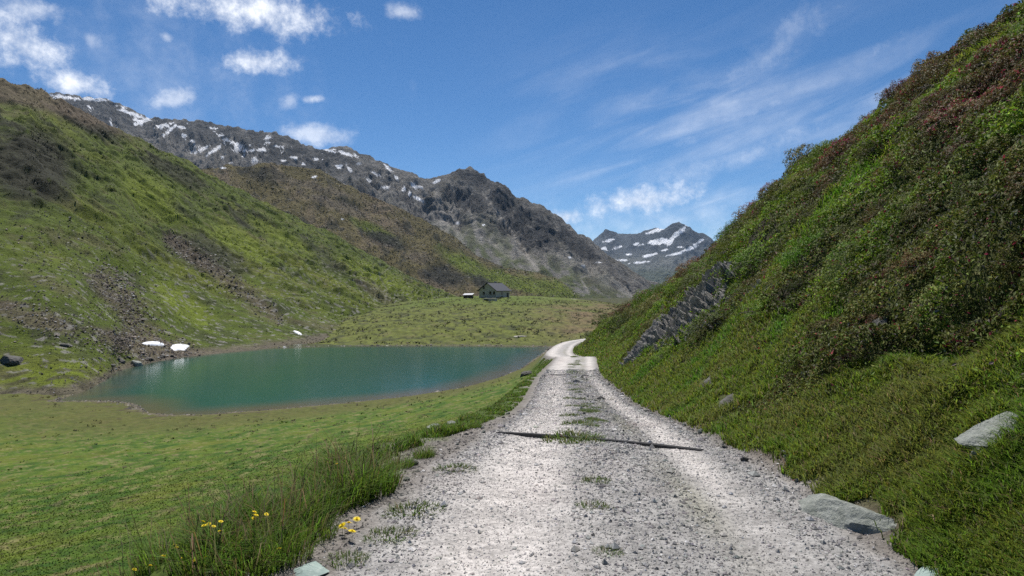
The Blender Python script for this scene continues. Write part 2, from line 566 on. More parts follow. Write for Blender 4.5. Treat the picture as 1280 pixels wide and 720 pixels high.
def hill_col(P, U, S, V, PX, PY, gz):
    U, S = hill_axes(P)
    n1 = fbm(U * 0.022, S * 0.012, 5, 121)
    n2 = fbm(U * 0.09, S * 0.06, 5, 123)
    n3 = fbm(U * 0.35, S * 0.28, 4, 125)
    green = np.array([0.072, 0.100, 0.010])
    c = mixc(np.broadcast_to(green, n1.shape + (3,)), [0.105, 0.125, 0.014], sstep(0.0, 0.4, n1))
    heath = sstep(0.02, 0.4, n2 + 0.45 * n3 - 0.35 * n1)
    c = mixc(c, [0.036, 0.042, 0.016], heath * 0.72)
    c = mixc(c, [0.10, 0.085, 0.045], sstep(0.1, 0.45, -n2 + 0.4 * n3) * 0.55)
    wx, wy = PX + 22 * n2 + 8 * n3, PY + 18 * n2 + 8 * n3
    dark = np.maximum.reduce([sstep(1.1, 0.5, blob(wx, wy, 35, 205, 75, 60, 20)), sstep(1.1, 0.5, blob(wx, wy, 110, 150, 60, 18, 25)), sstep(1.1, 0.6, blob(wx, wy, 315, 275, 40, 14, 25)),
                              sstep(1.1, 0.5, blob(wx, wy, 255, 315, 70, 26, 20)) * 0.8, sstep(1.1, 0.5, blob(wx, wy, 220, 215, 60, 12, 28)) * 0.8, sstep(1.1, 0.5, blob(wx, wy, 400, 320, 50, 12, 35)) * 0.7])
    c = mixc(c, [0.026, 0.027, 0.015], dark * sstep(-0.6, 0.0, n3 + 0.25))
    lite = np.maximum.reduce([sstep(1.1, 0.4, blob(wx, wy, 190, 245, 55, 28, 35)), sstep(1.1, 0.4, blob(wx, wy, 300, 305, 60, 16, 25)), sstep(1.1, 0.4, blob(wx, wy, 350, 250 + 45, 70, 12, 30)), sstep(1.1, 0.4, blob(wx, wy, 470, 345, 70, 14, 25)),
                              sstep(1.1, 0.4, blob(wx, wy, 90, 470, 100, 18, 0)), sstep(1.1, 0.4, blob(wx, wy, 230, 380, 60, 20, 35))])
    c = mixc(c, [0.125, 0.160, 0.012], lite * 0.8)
    # reddish scree runs and the rubble above the lake
    d1, t1 = line(wx, wy, 215, 300, 345, 395)
    scree = sstep(14, 2, d1) * 0.8
    d2, t2 = line(wx, wy, 130, 350, 190, 430)
    scree = np.maximum(scree, sstep(24 * 1.0, 4, d2) * 0.7)
    scree = np.maximum(scree, sstep(1.1, 0.5, blob(wx, wy, 190, 432, 85, 20, 12)) * 0.95)
    scree = np.maximum(scree, sstep(1.1, 0.5, blob(wx, wy, 40, 395, 75, 18, 20)) * 0.85)
    scree = np.maximum(scree, sstep(1.1, 0.5, blob(wx, wy, 390, 405, 50, 8, 8)) * 0.6)
    scree = np.maximum(scree, sstep(1.1, 0.5, blob(wx, wy, 470, 365, 30, 10, 35)) * 0.6)
    c = mixc(c, [0.110, 0.082, 0.064], scree * 0.8 * sstep(-0.6, 0.1, n3 + n2 + 0.3))
    sp = sstep(0.36, 0.52, pn(U * 0.9, S * 0.6, 131) + 0.2 * n2) * sstep(260, 380, PY)
    c = mixc(c, [0.22, 0.21, 0.19], sp * 0.8)
    top = sstep(22, 4, np.abs(PY - (103 + 0.30 * np.maximum(PX, 0)) - 6)) * sstep(190, 60, PX)
    c = mixc(c, [0.115, 0.088, 0.060], np.clip(top + sstep(0.88, 0.97, V) * sstep(200, 90, PX), 0, 1) * 0.85)
    zs = P[..., 2] - LAKE_Z
    c = mixc(c, [0.12, 0.10, 0.078], sstep(1.0, 0.3, zs + 0.5 * n3) * 0.85)
    lowl = sstep(180, 60, PX) * sstep(440, 470, PY)
    c = mixc(c, [0.050, 0.046, 0.022], lowl * sstep(0.0, 0.3, pn(U * 0.25, S * 0.5, 133)) * 0.8)
    # the thin trail that climbs the far end
    d3 = np.minimum.reduce([line(PX, PY, 480, 385, 484, 362)[0], line(PX, PY, 484, 362, 474, 345)[0], line(PX, PY, 474, 345, 492, 330)[0]])
    c = mixc(c, [0.20, 0.19, 0.14], sstep(1.1, 0.4, d3) * 0.6)
    return c


M_HILL = mat_terrain('alpine_turf_and_heath', 0.35, 2.4, 0.45, 0.8, 0.6)
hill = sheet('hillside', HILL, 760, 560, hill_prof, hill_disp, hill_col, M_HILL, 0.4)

# --- brown-green shoulder behind it
MID = [(200, 222, 700, 220, 330, 500), (285, 206, 760, 320, 340, 520), (340, 206, 800, 370, 350, 560), (400, 216, 850, 430, 362, 600), (440, 236, 880, 470, 372, 620), (500, 262, 900, 520, 380, 640), (560, 291, 950, 570, 386, 640),
       (600, 320, 980, 620, 390, 640), (645, 338, 1000, 660, 392, 640), (695, 350, 1000, 690, 394, 640), (728, 377, 980, 730, 398, 680), (760, 396, 980, 770, 405, 760)]


def mid_disp(P, U, S, V):
    amp = sstep(0, 0.1, V) * (1 - 0.6 * sstep(0.85, 1, V))
    gul = ridged(U * 0.010, S * 0.004, 4, 203)
    P[..., 2] += amp * (16 * (gul - 0.45) + 12 * fbm(U * 0.008, S * 0.008, 4, 205) + 4 * fbm(U * 0.05, S * 0.05, 4, 207))
    P[..., 2] += sstep(0.85, 1, V) * 3 * fbm(U * 0.03, S * 0.03, 4, 209)
    return P


def mid_col(P, U, S, V, PX, PY, gz):
    n1 = fbm(U * 0.012, S * 0.006, 5, 221)
    n2 = fbm(U * 0.05, S * 0.03, 5, 223)
    c = mixc(np.broadcast_to(np.array([0.118, 0.100, 0.042]), n1.shape + (3,)), [0.165, 0.130, 0.085], sstep(0, 0.4, n1 + 0.5 * n2))
    c = mixc(c, [0.036, 0.037, 0.022], sstep(0.05, 0.4, n2 - 0.3 * n1) * 0.9)
    wx, wy = PX + 14 * n2, PY + 12 * n2
    c = mixc(c, [0.110, 0.150, 0.014], np.maximum.reduce([sstep(1.1, 0.4, blob(wx, wy, 690, 362, 60, 16, 15)), sstep(1.1, 0.4, blob(wx, wy, 590, 335, 60, 14, 30)), sstep(1.1, 0.4, blob(wx, wy, 470, 290, 40, 10, 25)), sstep(1.1, 0.5, blob(wx, wy, 640, 352, 50, 10, 20))]) * 0.85)
    c = mixc(c, [0.020, 0.022, 0.018], np.maximum.reduce([sstep(1.1, 0.5, blob(wx, wy, 555, 345, 38, 16, 15)), sstep(1.1, 0.5, blob(wx, wy, 482, 300, 34, 10, 20)), sstep(1.1, 0.5, blob(wx, wy, 330, 218, 40, 10, 10)) * 0.8, sstep(1.1, .5, blob(wx, wy, 600, 352, 20, 9, 30))]) * 0.9)
    c = mixc(c, [0.14, 0.115, 0.09], np.maximum.reduce([sstep(1.1, 0.4, blob(wx, wy, 520, 320, 25, 8, 10)), sstep(1.1, 0.4, blob(wx, wy, 400, 235, 60, 8, 15)), sstep(1.1, 0.4, blob(wx, wy, 415, 255, 60, 8, 20))]) * 0.6)
    sn = np.maximum.reduce([sstep(1.1, 0.8, blob(PX, PY, *s)) for s in [(279, 210, 4, 1, 0), (393, 221, 4, 1.3, -15), (428, 274, 2, 0.8, 0)]])
    c = mixc(c, [0.85, 0.87, 0.9], sn)
    return c


M_MID = mat_terrain('heath_and_rubble', 0.09, 0.6, 0.4, 0.9, 3.0)
mid = sheet('hill', MID, 520, 300, lambda v: 0.75 * v + 0.25 * v ** 2, mid_disp, mid_col, M_MID, 0.4)

# --- the rocky mountain
MTN = [(-80, 108, 3000, -80, 330, 1300), (40, 116, 2950, 40, 330, 1250), (66, 117.5, 2900, 70, 330, 1250), (110, 121, 2900, 110, 330, 1200), (150, 130, 2800, 150, 330, 1200), (185, 146, 2800, 190, 330, 1150), (205, 150, 2700, 210, 330, 1150),
       (250, 151.5, 2700, 260, 335, 1100), (300, 160, 2600, 310, 340, 1100), (345, 168, 2500, 360, 345, 1100), (400, 187, 2400, 420, 350, 1100), (432, 184, 2400, 450, 355, 1100), (470, 201, 2300, 500, 360, 1080), (505, 216, 2200, 540, 365, 1080),
       (530, 221, 2150, 570, 370, 1060), (560, 218, 2100, 600, 375, 1060), (590, 209.5, 2050, 625, 380, 1050), (612, 218, 2000, 645, 385, 1050), (640, 240, 1950, 670, 390, 1050), (658, 247, 1900, 690, 392, 1050), (690, 265, 1800, 715, 395, 1050),
       (720, 284, 1750, 745, 398, 1050), (750, 309, 1700, 775, 400, 1050), (785, 335, 1650, 805, 402, 1050), (815, 351, 1600, 835, 404, 1050), (870, 372, 1550, 890, 405, 1050)]
SNOW_M = [(80, 121.5, 15, 2.6, 6), (118, 124, 15, 2.2, 4), (165, 142, 14, 2.4, 22), (181, 150, 11, 2.8, -25), (172, 151, 6, 2.5, 35), (205, 157, 9, 2.6, -10), (212, 163, 10, 2, -40), (227, 159, 4, 2.2, 10), (297, 184, 5, 6, 20), (268, 188, 8, 2.3, -35), (254, 186, 8, 2.2, -30),
          (288, 177, 9, 1.8, 20), (311, 188, 8, 1.7, 0), (327, 187, 5, 2.5, 0), (317, 201, 4, 3, -40), (368, 197, 4, 1.6, 0), (268, 160, 4, 1.5, 0), (412, 188, 8, 1.6, 15), (432, 192, 12, 2.2, 16), (424, 208, 3.5, 2.5, 0), (437, 212, 3, 2, 50), (471, 218, 5, 1.6, 25),
          (485, 210, 6, 1.8, 40), (482, 234, 5, 1.6, 0), (520, 233, 6, 2.6, 10), (496, 223, 3, 2, 60), (512, 242, 1.6, 3, 0), (525, 250, 6, 1.8, 25), (547, 226, 5, 1.8, -20), (572, 279, 2, 2.2, 0), (605, 281, 2.2, 1.5, -20), (713, 322, 2, 1, 0), (728, 332, 3, 1.3, 0),
          (748, 328, 3, 1, 0), (335, 172, 3, 1.5, 0), (240, 176, 3, 1.6, 20), (278, 196, 3, 1.5, 0), (345, 183, 3, 1.3, 10), (355, 201, 3, 1.5, 0), (380, 205, 2, 2, 0), (230, 170, 3, 3, 40), (395, 199, 2.5, 1.4, 0), (448, 205, 2, 1.5, 0), (460, 225, 3, 1.5, 30), (505, 236, 2, 3, 0)]


def mtn_disp(P, U, S, V):
    amp = sstep(0, 0.2, V) * (1 - 0.75 * sstep(0.8, 1, V))
    wob = 0.8 * fbm(U * 0.002, S * 0.002, 3, 301)
    rib = ridged(U * 0.0042 + wob, S * 0.0012, 5, 303, 0.55)
    craggy = ridged(P[..., 0] * 0.009 + P[..., 1] * 0.003, P[..., 2] * 0.012 + P[..., 1] * 0.004, 5, 305, 0.6)
    up = sstep(0.35, 0.65, V)
    amp = amp * (1 - 0.7 * sstep(0.72, 0.95, U / U.max()))
    P[..., 2] += amp * ((22 + 62 * up) * (rib - 0.5) + 20 * (craggy - 0.5) * up + 9 * fbm(U * 0.02, S * 0.02, 4, 307) * (0.3 + up))
    P[..., 2] += sstep(0.8, 1, V) * sstep(1.35, 1, V) * (9 * (craggy - 0.55) + 5 * fbm(U * 0.03, S * 0.03, 4, 311))
    return P


def mtn_col(P, U, S, V, PX, PY, gz):
    n1 = fbm(U * 0.004, S * 0.0018, 5, 321)
    n2 = fbm(U * 0.016, S * 0.010, 5, 323)
    n3 = fbm(U * 0.02, S * 0.003, 4, 325)
    n4 = fbm(U * 0.07, S * 0.06, 3, 327)
    c = mixc(np.broadcast_to(np.array([0.180, 0.172, 0.158]), n1.shape + (3,)), [0.085, 0.083, 0.082], sstep(-0.1, 0.35, n2 + 0.4 * n4))
    c = mixc(c, [0.24, 0.225, 0.20], sstep(0.18, 0.34, n3 - 0.2 * n2 + 0.25 * n4) * 0.6 * sstep(0.9, 0.5, V))
    grassy = sstep(0.66, 0.3, V + 0.25 * n2) * sstep(-0.35, 0.15, n2 + 0.5 * n1)
    c = mixc(c, [0.092, 0.115, 0.030], grassy * 0.9)
    c = mixc(c, [0.075, 0.070, 0.050], sstep(0.0, 0.4, n1 + 0.5 * n2) * 0.5)
    wx, wy = PX + 10 * n2 + 4 * n4, PY + 9 * n2 + 4 * n4
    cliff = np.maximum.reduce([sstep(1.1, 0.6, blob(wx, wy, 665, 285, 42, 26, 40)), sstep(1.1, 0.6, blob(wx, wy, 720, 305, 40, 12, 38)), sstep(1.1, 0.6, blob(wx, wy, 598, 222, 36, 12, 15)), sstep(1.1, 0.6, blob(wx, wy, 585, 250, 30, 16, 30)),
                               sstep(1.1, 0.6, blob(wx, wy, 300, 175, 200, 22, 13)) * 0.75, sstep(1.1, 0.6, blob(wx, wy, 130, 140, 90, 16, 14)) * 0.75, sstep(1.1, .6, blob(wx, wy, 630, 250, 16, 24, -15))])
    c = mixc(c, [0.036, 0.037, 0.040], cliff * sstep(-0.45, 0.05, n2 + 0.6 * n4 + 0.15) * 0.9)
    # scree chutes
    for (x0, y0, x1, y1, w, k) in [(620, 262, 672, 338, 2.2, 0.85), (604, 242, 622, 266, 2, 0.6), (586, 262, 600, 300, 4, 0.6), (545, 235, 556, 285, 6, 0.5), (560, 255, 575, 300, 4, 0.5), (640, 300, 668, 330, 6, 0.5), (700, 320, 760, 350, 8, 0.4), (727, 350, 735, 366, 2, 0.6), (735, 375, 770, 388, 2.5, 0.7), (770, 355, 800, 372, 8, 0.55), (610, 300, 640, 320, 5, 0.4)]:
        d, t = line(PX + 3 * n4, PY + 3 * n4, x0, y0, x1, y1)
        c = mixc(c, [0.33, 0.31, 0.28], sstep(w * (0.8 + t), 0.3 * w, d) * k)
    j = 1.6 * n4 + 1.0 * n2
    sn = np.zeros(n1.shape)
    for s in SNOW_M:
        sn = np.maximum(sn, sstep(1.15, 0.95, blob(PX, PY, s[0], s[1], s[2] * 1.1, s[3] * 0.85, s[4]) + 0.75 * pn(U * 0.035, S * 0.035, 331) + 0.7 * n4 + 0.35 * pn(U * 0.1, S * 0.1, 335)))
    spk = sstep(0.56, 0.62, pn(U * 0.016, S * 0.007, 333) * 0.8 + 0.6 * n4) * sstep(1.1, 0.8, blob(PX, PY, 260, 172, 190, 28, 14))
    c = mixc(c, [0.86, 0.88, 0.92], np.maximum(sn, spk))
    return c


M_MTN = mat_terrain('mountain_rock', 0.03, 0.2, 0.4, 1.0, 10.0)
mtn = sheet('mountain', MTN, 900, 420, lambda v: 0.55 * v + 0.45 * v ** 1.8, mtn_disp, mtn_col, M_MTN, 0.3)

# --- the far snowy peaks
FAR = [(660, 335, 6400, 660, 400, 4200), (720, 312, 6400, 720, 400, 4200), (745, 298, 6400, 750, 400, 4200), (757, 286.5, 6300, 765, 400, 4200), (772, 291, 6300, 778, 400, 4200), (786, 291, 6200, 790, 400, 4200), (797, 291.5, 6100, 800, 400, 4200), (808, 286, 6000, 810, 400, 4200),
       (820, 282.5, 5900, 822, 400, 4200), (831, 285, 5800, 834, 400, 4200), (849, 275.5, 5700, 850, 400, 4200), (860, 281, 5700, 862, 400, 4200), (873, 289, 5700, 876, 400, 4200), (886, 293, 5700, 890, 400, 4200), (905, 305, 5700, 905, 400, 4200), (990, 340, 5700, 990, 400, 4200)]
SNOW_F = [(762, 300.5, 7, 1.5, -15), (756, 311, 6, 2, 10), (772, 309, 7, 1.5, -20), (823, 287, 9, 2.5, -22), (812, 291, 5, 1.5, -10), (822, 302, 14, 3, -12), (845, 294, 14, 3, -40), (855, 285, 4, 2, -60), (838, 302, 6, 2, -50), (862, 311, 12, 1.6, -22), (842, 318, 12, 1.4, -12), (873, 303, 7, 1.5, -30), (812, 319, 9, 1.5, -14), (800, 328, 12, 1.2, -5), (830, 313, 5, 1.2, -15), (785, 318, 5, 1.3, -10), (778, 325, 8, 1, 0), (850, 309, 4, 1, 0), (795, 305, 3, 1.2, -20)]


def far_disp(P, U, S, V):
    amp = sstep(0, 0.2, V) * (1 - 0.8 * sstep(0.8, 1, V))
    P[..., 2] += amp * (110 * (ridged(U * 0.0020, S * 0.0007, 5, 403, 0.55) - 0.5) + 60 * fbm(U * 0.004, S * 0.003, 4, 405))
    P[..., 2] += sstep(0.8, 1, V) * sstep(1.4, 1, V) * 26 * (ridged(P[..., 0] * 0.006, P[..., 2] * 0.006, 4, 407) - 0.6)
    return P


def far_col(P, U, S, V, PX, PY, gz):
    n2 = fbm(U * 0.006, S * 0.003, 5, 423)
    c = mixc(np.broadcast_to(np.array([0.085, 0.095, 0.105]), n2.shape + (3,)), [0.045, 0.052, 0.062], sstep(-0.1, 0.3, n2))  # rock tinted bluish: distant haze put into the colour
    low = sstep(312, 328, PY + 8 * n2)
    c = mixc(c, [0.16, 0.165, 0.15], low * 0.8)
    c = mixc(c, [0.075, 0.090, 0.055], sstep(328, 345, PY + 8 * n2) * 0.8)
    sn = np.zeros(n2.shape)
    for s in SNOW_F:
        sn = np.maximum(sn, sstep(1.15, 0.9, blob(PX, PY, *s) + 0.7 * pn(U * 0.012, S * 0.008, 431) + 0.5 * pn(U * 0.03, S * 0.03, 433)))
    return mixc(c, [0.88, 0.9, 0.94], sn)


M_FAR = mat_terrain('far_rock', 0.012, 0.07, 0.35, 1.0, 25.0)
far = sheet('far_mountain', FAR, 420, 260, lambda v: 0.6 * v + 0.4 * v ** 2, far_disp, far_col, M_FAR, 0.3)

tick('lake')
# ------------------------------------------------------------------ lake
gx, gy = np.linspace(-75, 14, 220), np.linspace(60, 146, 220)
GX, GY = np.meshgrid(gx, gy, indexing='ij')
sd = shore_dist(GX.ravel(), GY.ravel())
m, nt, out = new_mat('lake_water')
at = nt.new('ShaderNodeAttribute', attribute_name='shore')
co = nt.new('ShaderNodeTexCoord').outputs['Object']
dep = nt.math('ADD', at.outputs['Fac'], nt.math('MULTIPLY', nt.noise(co, 0.25, 4), 2.0))
cw = nt.mix(nt.ramp(dep, -5.5, 0.8), (0.005, 0.070, 0.052), (0.085, 0.075, 0.045))
cw = nt.mix(nt.ramp(nt.noise(co, 0.06, 4), 0.35, 0.7), cw, nt.mix(0.5, cw, (0.012, 0.075, 0.068)))
b = nt.new('ShaderNodeBsdfPrincipled')
nt.l.new(cw, b.inputs['Base Color'])
b.inputs['Roughness'].default_value = 0.08
b.inputs['IOR'].default_value = 1.33
bp = nt.new('ShaderNodeBump')
bp.inputs['Strength'].default_value = 0.10
bp.inputs['Distance'].default_value = 0.10
mp = nt.new('ShaderNodeMapping')
mp.inputs['Scale'].default_value = (1.0, 1.6, 1.0)
nt.l.new(co, mp.inputs[0])
nt.l.new(nt.noise(mp.outputs[0], 2.6, 5, 0.6), bp.inputs['Height'])
nt.l.new(bp.outputs[0], b.inputs['Normal'])
nt.l.new(b.outputs[0], out.inputs[0])
lake = link('lake', mesh_np('lake', np.stack([GX.ravel(), GY.ravel(), np.full(GX.size, LAKE_Z)], -1), grid_faces(220, 220)[:, ::-1], m, True, attrs={'shore': sd}))
tag(lake, kind='structure')

# ------------------------------------------------------------------ scatter helpers
CAM = np.array([0, 0, CAMZ])


def log_points(n, d0, d1, a0, a1):
    """ground points, denser close to the road's head: even per angle seen"""
    D = d0 * (d1 / d0) ** RNG.random(n)
    px = a0 + (a1 - a0) * RNG.random(n)
    return (px - 640) / F0 * D, D


def blades(P, h, w, col, lean=0.5, dirs=None):
    """curved grass blades, 5 vertices each"""
    n = len(P)
    a = RNG.random(n) * 2 * np.pi
    ax = np.stack([np.cos(a), np.sin(a), np.zeros(n)], -1)
    b = RNG.random(n) * 2 * np.pi if dirs is None else dirs + RNG.normal(0, 0.6, n)
    ld = np.stack([np.cos(b), np.sin(b), np.zeros(n)], -1)
    ln = (lean * (0.3 + RNG.random(n)))[:, None]
    h, w = h[:, None], w[:, None]
    up = np.array([0, 0, 1.0])
    v0, v1 = P - ax * w, P + ax * w
    mpt = P + up * h * 0.6 + ld * h * ln * 0.25
    v2, v3 = mpt - ax * w * 0.75, mpt + ax * w * 0.75
    v4 = P + up * h * (1 - 0.25 * ln) + ld * h * ln * 0.9
    V = np.stack([v0, v1, v2, v3, v4], 1).reshape(-1, 3)
    i = np.arange(n)[:, None] * 5
    F = np.concatenate([i + np.array([[0, 1, 2]]), i + np.array([[1, 3, 2]]), i + np.array([[2, 3, 4]])], 1).reshape(-1, 3)
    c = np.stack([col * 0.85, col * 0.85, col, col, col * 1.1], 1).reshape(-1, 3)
    return V, F, c


def leaves(P, N, size, col, aspect=0.5, tilt=0.7):
    """small folded leaves: quads around points P facing roughly along N"""
    n = len(P)
    nn = N + RNG.normal(0, tilt, (n, 3))
    nn /= np.linalg.norm(nn, axis=1)[:, None]
    r = RNG.normal(0, 1, (n, 3))
    t = np.cross(nn, r)
    t /= np.maximum(np.linalg.norm(t, axis=1)[:, None], 1e-6)
    b = np.cross(nn, t)
    s = size[:, None]
    v0, v2 = P - t * s, P + t * s
    v1, v3 = P - b * s * aspect + nn * s * 0.18, P + b * s * aspect + nn * s * 0.18
    V = np.stack([v0, v1, v2, v3], 1).reshape(-1, 3)
    F = np.arange(n * 4).reshape(-1, 4)
    return V, F, np.repeat(col, 4, axis=0)


def jit(col, n, k=0.25, hue=0.12):
    c = np.broadcast_to(np.asarray(col, float), (n, 3)) * (1 + RNG.normal(0, k, (n, 1)))
    c = c * (1 + RNG.normal(0, hue, (n, 3)))
    return np.clip(c, 0.004, 0.95)


def join(parts):
    Vs, Fs, Cs, o = [], [], [], 0
    for V, F, c in parts:
        Vs.append(V); Fs.append(F + o); Cs.append(c)
        o += len(V)
    return np.concatenate(Vs), np.concatenate(Fs), np.concatenate(Cs)


M_GRASS = mat_leaf('grass_blade', 0.5, 0.65, 0.12, objvar=False, up=0.6)
M_LEAF = mat_leaf('shrub_leaf', 0.30, 0.6, 0.12, objvar=True, up=0.35)
M_COVER = mat_leaf('bank_leaf', 0.30, 0.65, 0.10, objvar=False, up=0.35)
M_PETAL = mat_leaf('petal', 0.3, 0.6, 0.2, objvar=False)
M_TWIG = mat_plain('grey_twig', (0.16, 0.145, 0.125), 0.9)
M_STONE = mat_attr('gravel_stone')


def slope_normal(x, y, e=0.25):
    zx = (terrain(x + e, y) - terrain(x - e, y)) / (2 * e)
    zy = (terrain(x, y + e) - terrain(x, y - e)) / (2 * e)
    n = np.stack([-zx, -zy, np.ones_like(zx)], -1)
    return n / np.linalg.norm(n, axis=1)[:, None]


def bank_q(x, y):
    s = x - road_x(y) - hwR(y)
    return s / np.maximum(bank_x(y) - road_x(y) - hwR(y), 1.2), s


# rock faces on the bank (px,py,radius px) kept free of leaves
OUTCROPS = [(868, 388, 66, 20, -42), (815, 428, 26, 17, -55), (908, 502, 13, 17, -60), (884, 480, 8, 15, -70), (1105, 400, 14, 22, -60)]


def project(x, y, z):
    return 640 + F0 * x / y, 360 - F0 * (z - CAMZ) / y


def bare(x, y, z, k=1.0):
    px, py = project(x, y, z)
    m_ = np.zeros(np.shape(x), bool)
    for o in [(1237, 554, 44, 17, -42), (1064, 656, 54, 28, -35)]:
        m_ |= blob(px, py, *o) < 0.85
    for o in OUTCROPS[:4]:
        m_ |= blob(px, py, *o) + 0.9 * fbm(np.asarray(x) * 1.6, np.asarray(y) * 1.2 + np.asarray(z), 3, 521) < k
    return m_


def bank_kind(x, y):
    """0..1: how shrubby; second value: colour field of the shrubs"""
    q, s = bank_q(x, y)
    n = fbm(x * 0.32 + y * 0.10, y * 0.22, 4, 501)
    sh = sstep(-0.10, 0.12, 1.5 * n + 0.80 * (sstep(0.9, 2.9, s + 0.5 * fbm(x * 0.8, y * 0.6, 2, 503)) - 0.56))
    hue = fbm(x * 0.25 + y * 0.12, y * 0.18 - x * 0.1, 3, 507)
    return sh, hue


# ------------------------------------------------------------------ lawn and verge grass (ground cover nobody could count)
def lawn_grass():
    parts = []
    x, y = log_points(150000, 5.0, 45, -20, 700)
    s = x - road_x(y)
    ok = (s < -hwL(y) - 0.8) & (shore_dist(x, y) > 1.5)
    x, y = x[ok], y[ok]
    z = terrain(x, y)
    c, _ = zone(x, y)
    D = np.hypot(x, y)
    h = (0.020 + 0.0010 * D) * (0.4 + 1.0 * RNG.random(len(x)) ** 1.5) * sstep(46, 25, D)
    c = c * (1.0 + RNG.normal(0.12, 0.18, (len(x), 1)))
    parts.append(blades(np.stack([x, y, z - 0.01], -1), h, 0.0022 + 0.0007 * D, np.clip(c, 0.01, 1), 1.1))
    # taller verge along the road's left edge
    D = 4.2 * (70 / 4.2) ** RNG.random(90000)
    off = np.abs(RNG.normal(0, 1, len(D)))
    y = D
    wv = 0.75 + 0.35 * fbm(y * 0.7, y * 0.0 + 3, 3, 601)
    x = road_x(y) - hwL(y) - 0.25 - 0.45 * sstep(16, 5, y) - wv * off * 1.1
    cl = fbm(x * 1.6, y * 1.1, 3, 603)
    ok = RNG.random(len(x)) < sstep(-0.15, 0.25, cl) * 0.9 + 0.08
    x, y, cl = x[ok], y[ok], cl[ok]
    z = terrain(x, y)
    h = (0.10 + 0.20 * sstep(-0.1, 0.4, cl)) * (0.45 + RNG.random(len(x))) * (1.0 - 0.6 * sstep(6.5, 13, y))
    c = jit([0.100, 0.170, 0.020], len(x), 0.3)
    dry = RNG.random(len(x)) < 0.10
    c[dry] = jit([0.19, 0.165, 0.075], dry.sum(), 0.15)
    parts.append(blades(np.stack([x, y, z - 0.02], -1), h, 0.0016 + 0.00055 * y, c, 0.8))
    return parts


V, F, C = join(lawn_grass())
o = link('lawn_grass', mesh_np('lawn_grass', V, F, M_GRASS, True, C))
tag(o, 'short green grass growing over the meadow and the left verge', 'grass', kind='stuff')


tick('right bank: grass')
# ------------------------------------------------------------------ right bank: grass and low leafy cover
def bank_cover():
    gp, lp = [], []
    D = 2.7 * (92 / 2.7) ** RNG.random(900000)
    y = D
    px = 690 + 640 * RNG.random(len(D))
    x = (px - 640) / F0 * y
    q, s = bank_q(x, y)
    keep = (s > 0.06) & (q < 1.12)
    x, y, q = x[keep], y[keep], q[keep]
    z = terrain(x, y)
    nb = ~bare(x, y, z, 0.72)
    x, y, q, z = x[nb], y[nb], q[nb], z[nb]
    sh, hue = bank_kind(x, y)
    D = np.sqrt(x**2 + y**2)
    r = RNG.random(len(x))
    fringe = sstep(-0.1, 0.3, x - road_x(y) - hwR(y) + 0.5 * fbm(x * 1.5, y * 1.5, 3, 611))
    isg = (r > sh * 0.955 + 0.02) & (RNG.random(len(x)) < fringe)
    # grass
    gx_, gy_, gz_, gD = x[isg], y[isg], z[isg], D[isg]
    n = len(gx_)
    tone = fbm(gx_ * 0.7, gy_ * 0.5, 3, 613)
    c = jit([0.125, 0.172, 0.020], n, 0.28)
    c = mixc(c, jit([0.085, 0.180, 0.015], n, 0.25), sstep(0.0, 0.35, tone))
    c = mixc(c, jit([0.160, 0.148, 0.048], n, 0.22), sstep(0.05, 0.4, -tone) * 0.4)
    dry = RNG.random(n) < 0.07
    c[dry] = jit([0.20, 0.165, 0.085], dry.sum(), 0.15)
    h = (0.085 + 0.0024 * gD) * (0.5 + RNG.random(n)) * (0.8 + 0.6 * sstep(-0.2, 0.4, fbm(gx_ * 1.4, gy_ * 1.4, 2, 615)))
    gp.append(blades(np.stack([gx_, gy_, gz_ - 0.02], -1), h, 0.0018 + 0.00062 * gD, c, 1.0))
    # leafy cover
    lx, ly, lz, lD, lh = x[~isg], y[~isg], z[~isg], D[~isg], hue[~isg]
    fr = fringe[~isg] > 0.5
    lx, ly, lz, lD, lh = lx[fr], ly[fr], lz[fr], lD[fr], lh[fr]
    n = len(lx)
    N = slope_normal(lx, ly)
    wx_ = 0.25 * fbm(lx * 2, ly * 2, 3, 616)
    clump = np.abs(pn(lx * 1.25 + wx_, ly * 0.95 + lz * 0.5 + wx_, 617)) * 1.3 + 0.5 * np.abs(pn(lx * 3.1, ly * 2.6 + lz, 618))
    thick = (0.02 + 0.34 * np.minimum(clump, 1)) * sstep(0.5, 1.8, bank_q(lx, ly)[1])
    P = np.stack([lx, ly, lz], -1) + N * (thick * RNG.random(n) ** 0.33)[:, None]
    c = jit([0.092, 0.112, 0.020], n, 0.40)
    c = mixc(c, jit([0.135, 0.205, 0.018], n, 0.3), sstep(-0.08, 0.14, lh + 0.5 * pn(lx * 1.2, ly * 1.0, 619)))
    hi_ = sstep(2.5, 5.5, bank_q(lx, ly)[1])
    c = mixc(c, jit([0.095, 0.066, 0.030], n, 0.3), sstep(0.08, 0.3, -lh) * (0.10 + 0.6 * hi_))
    red = (RNG.random(n) < 0.03 + 0.14 * sstep(0.1, 0.35, -lh) * sstep(3.5, 6.0, bank_q(lx, ly)[1]))
    c[red] = jit([0.20, 0.030, 0.050], red.sum(), 0.3)
    c = c * (0.62 + 0.80 * sstep(-0.35, 0.35, fbm(lx * 0.9 + 5, ly * 0.7 + lz * 0.6, 3, 621)))[:, None]
    tw = RNG.random(n) < 0.05
    c[tw] = jit([0.14, 0.125, 0.10], tw.sum(), 0.25)
    lp.append(leaves(P, N, (0.013 + 0.00135 * lD) * (0.6 + 0.8 * RNG.random(n)), c, 0.45, 0.9))
    return gp, lp


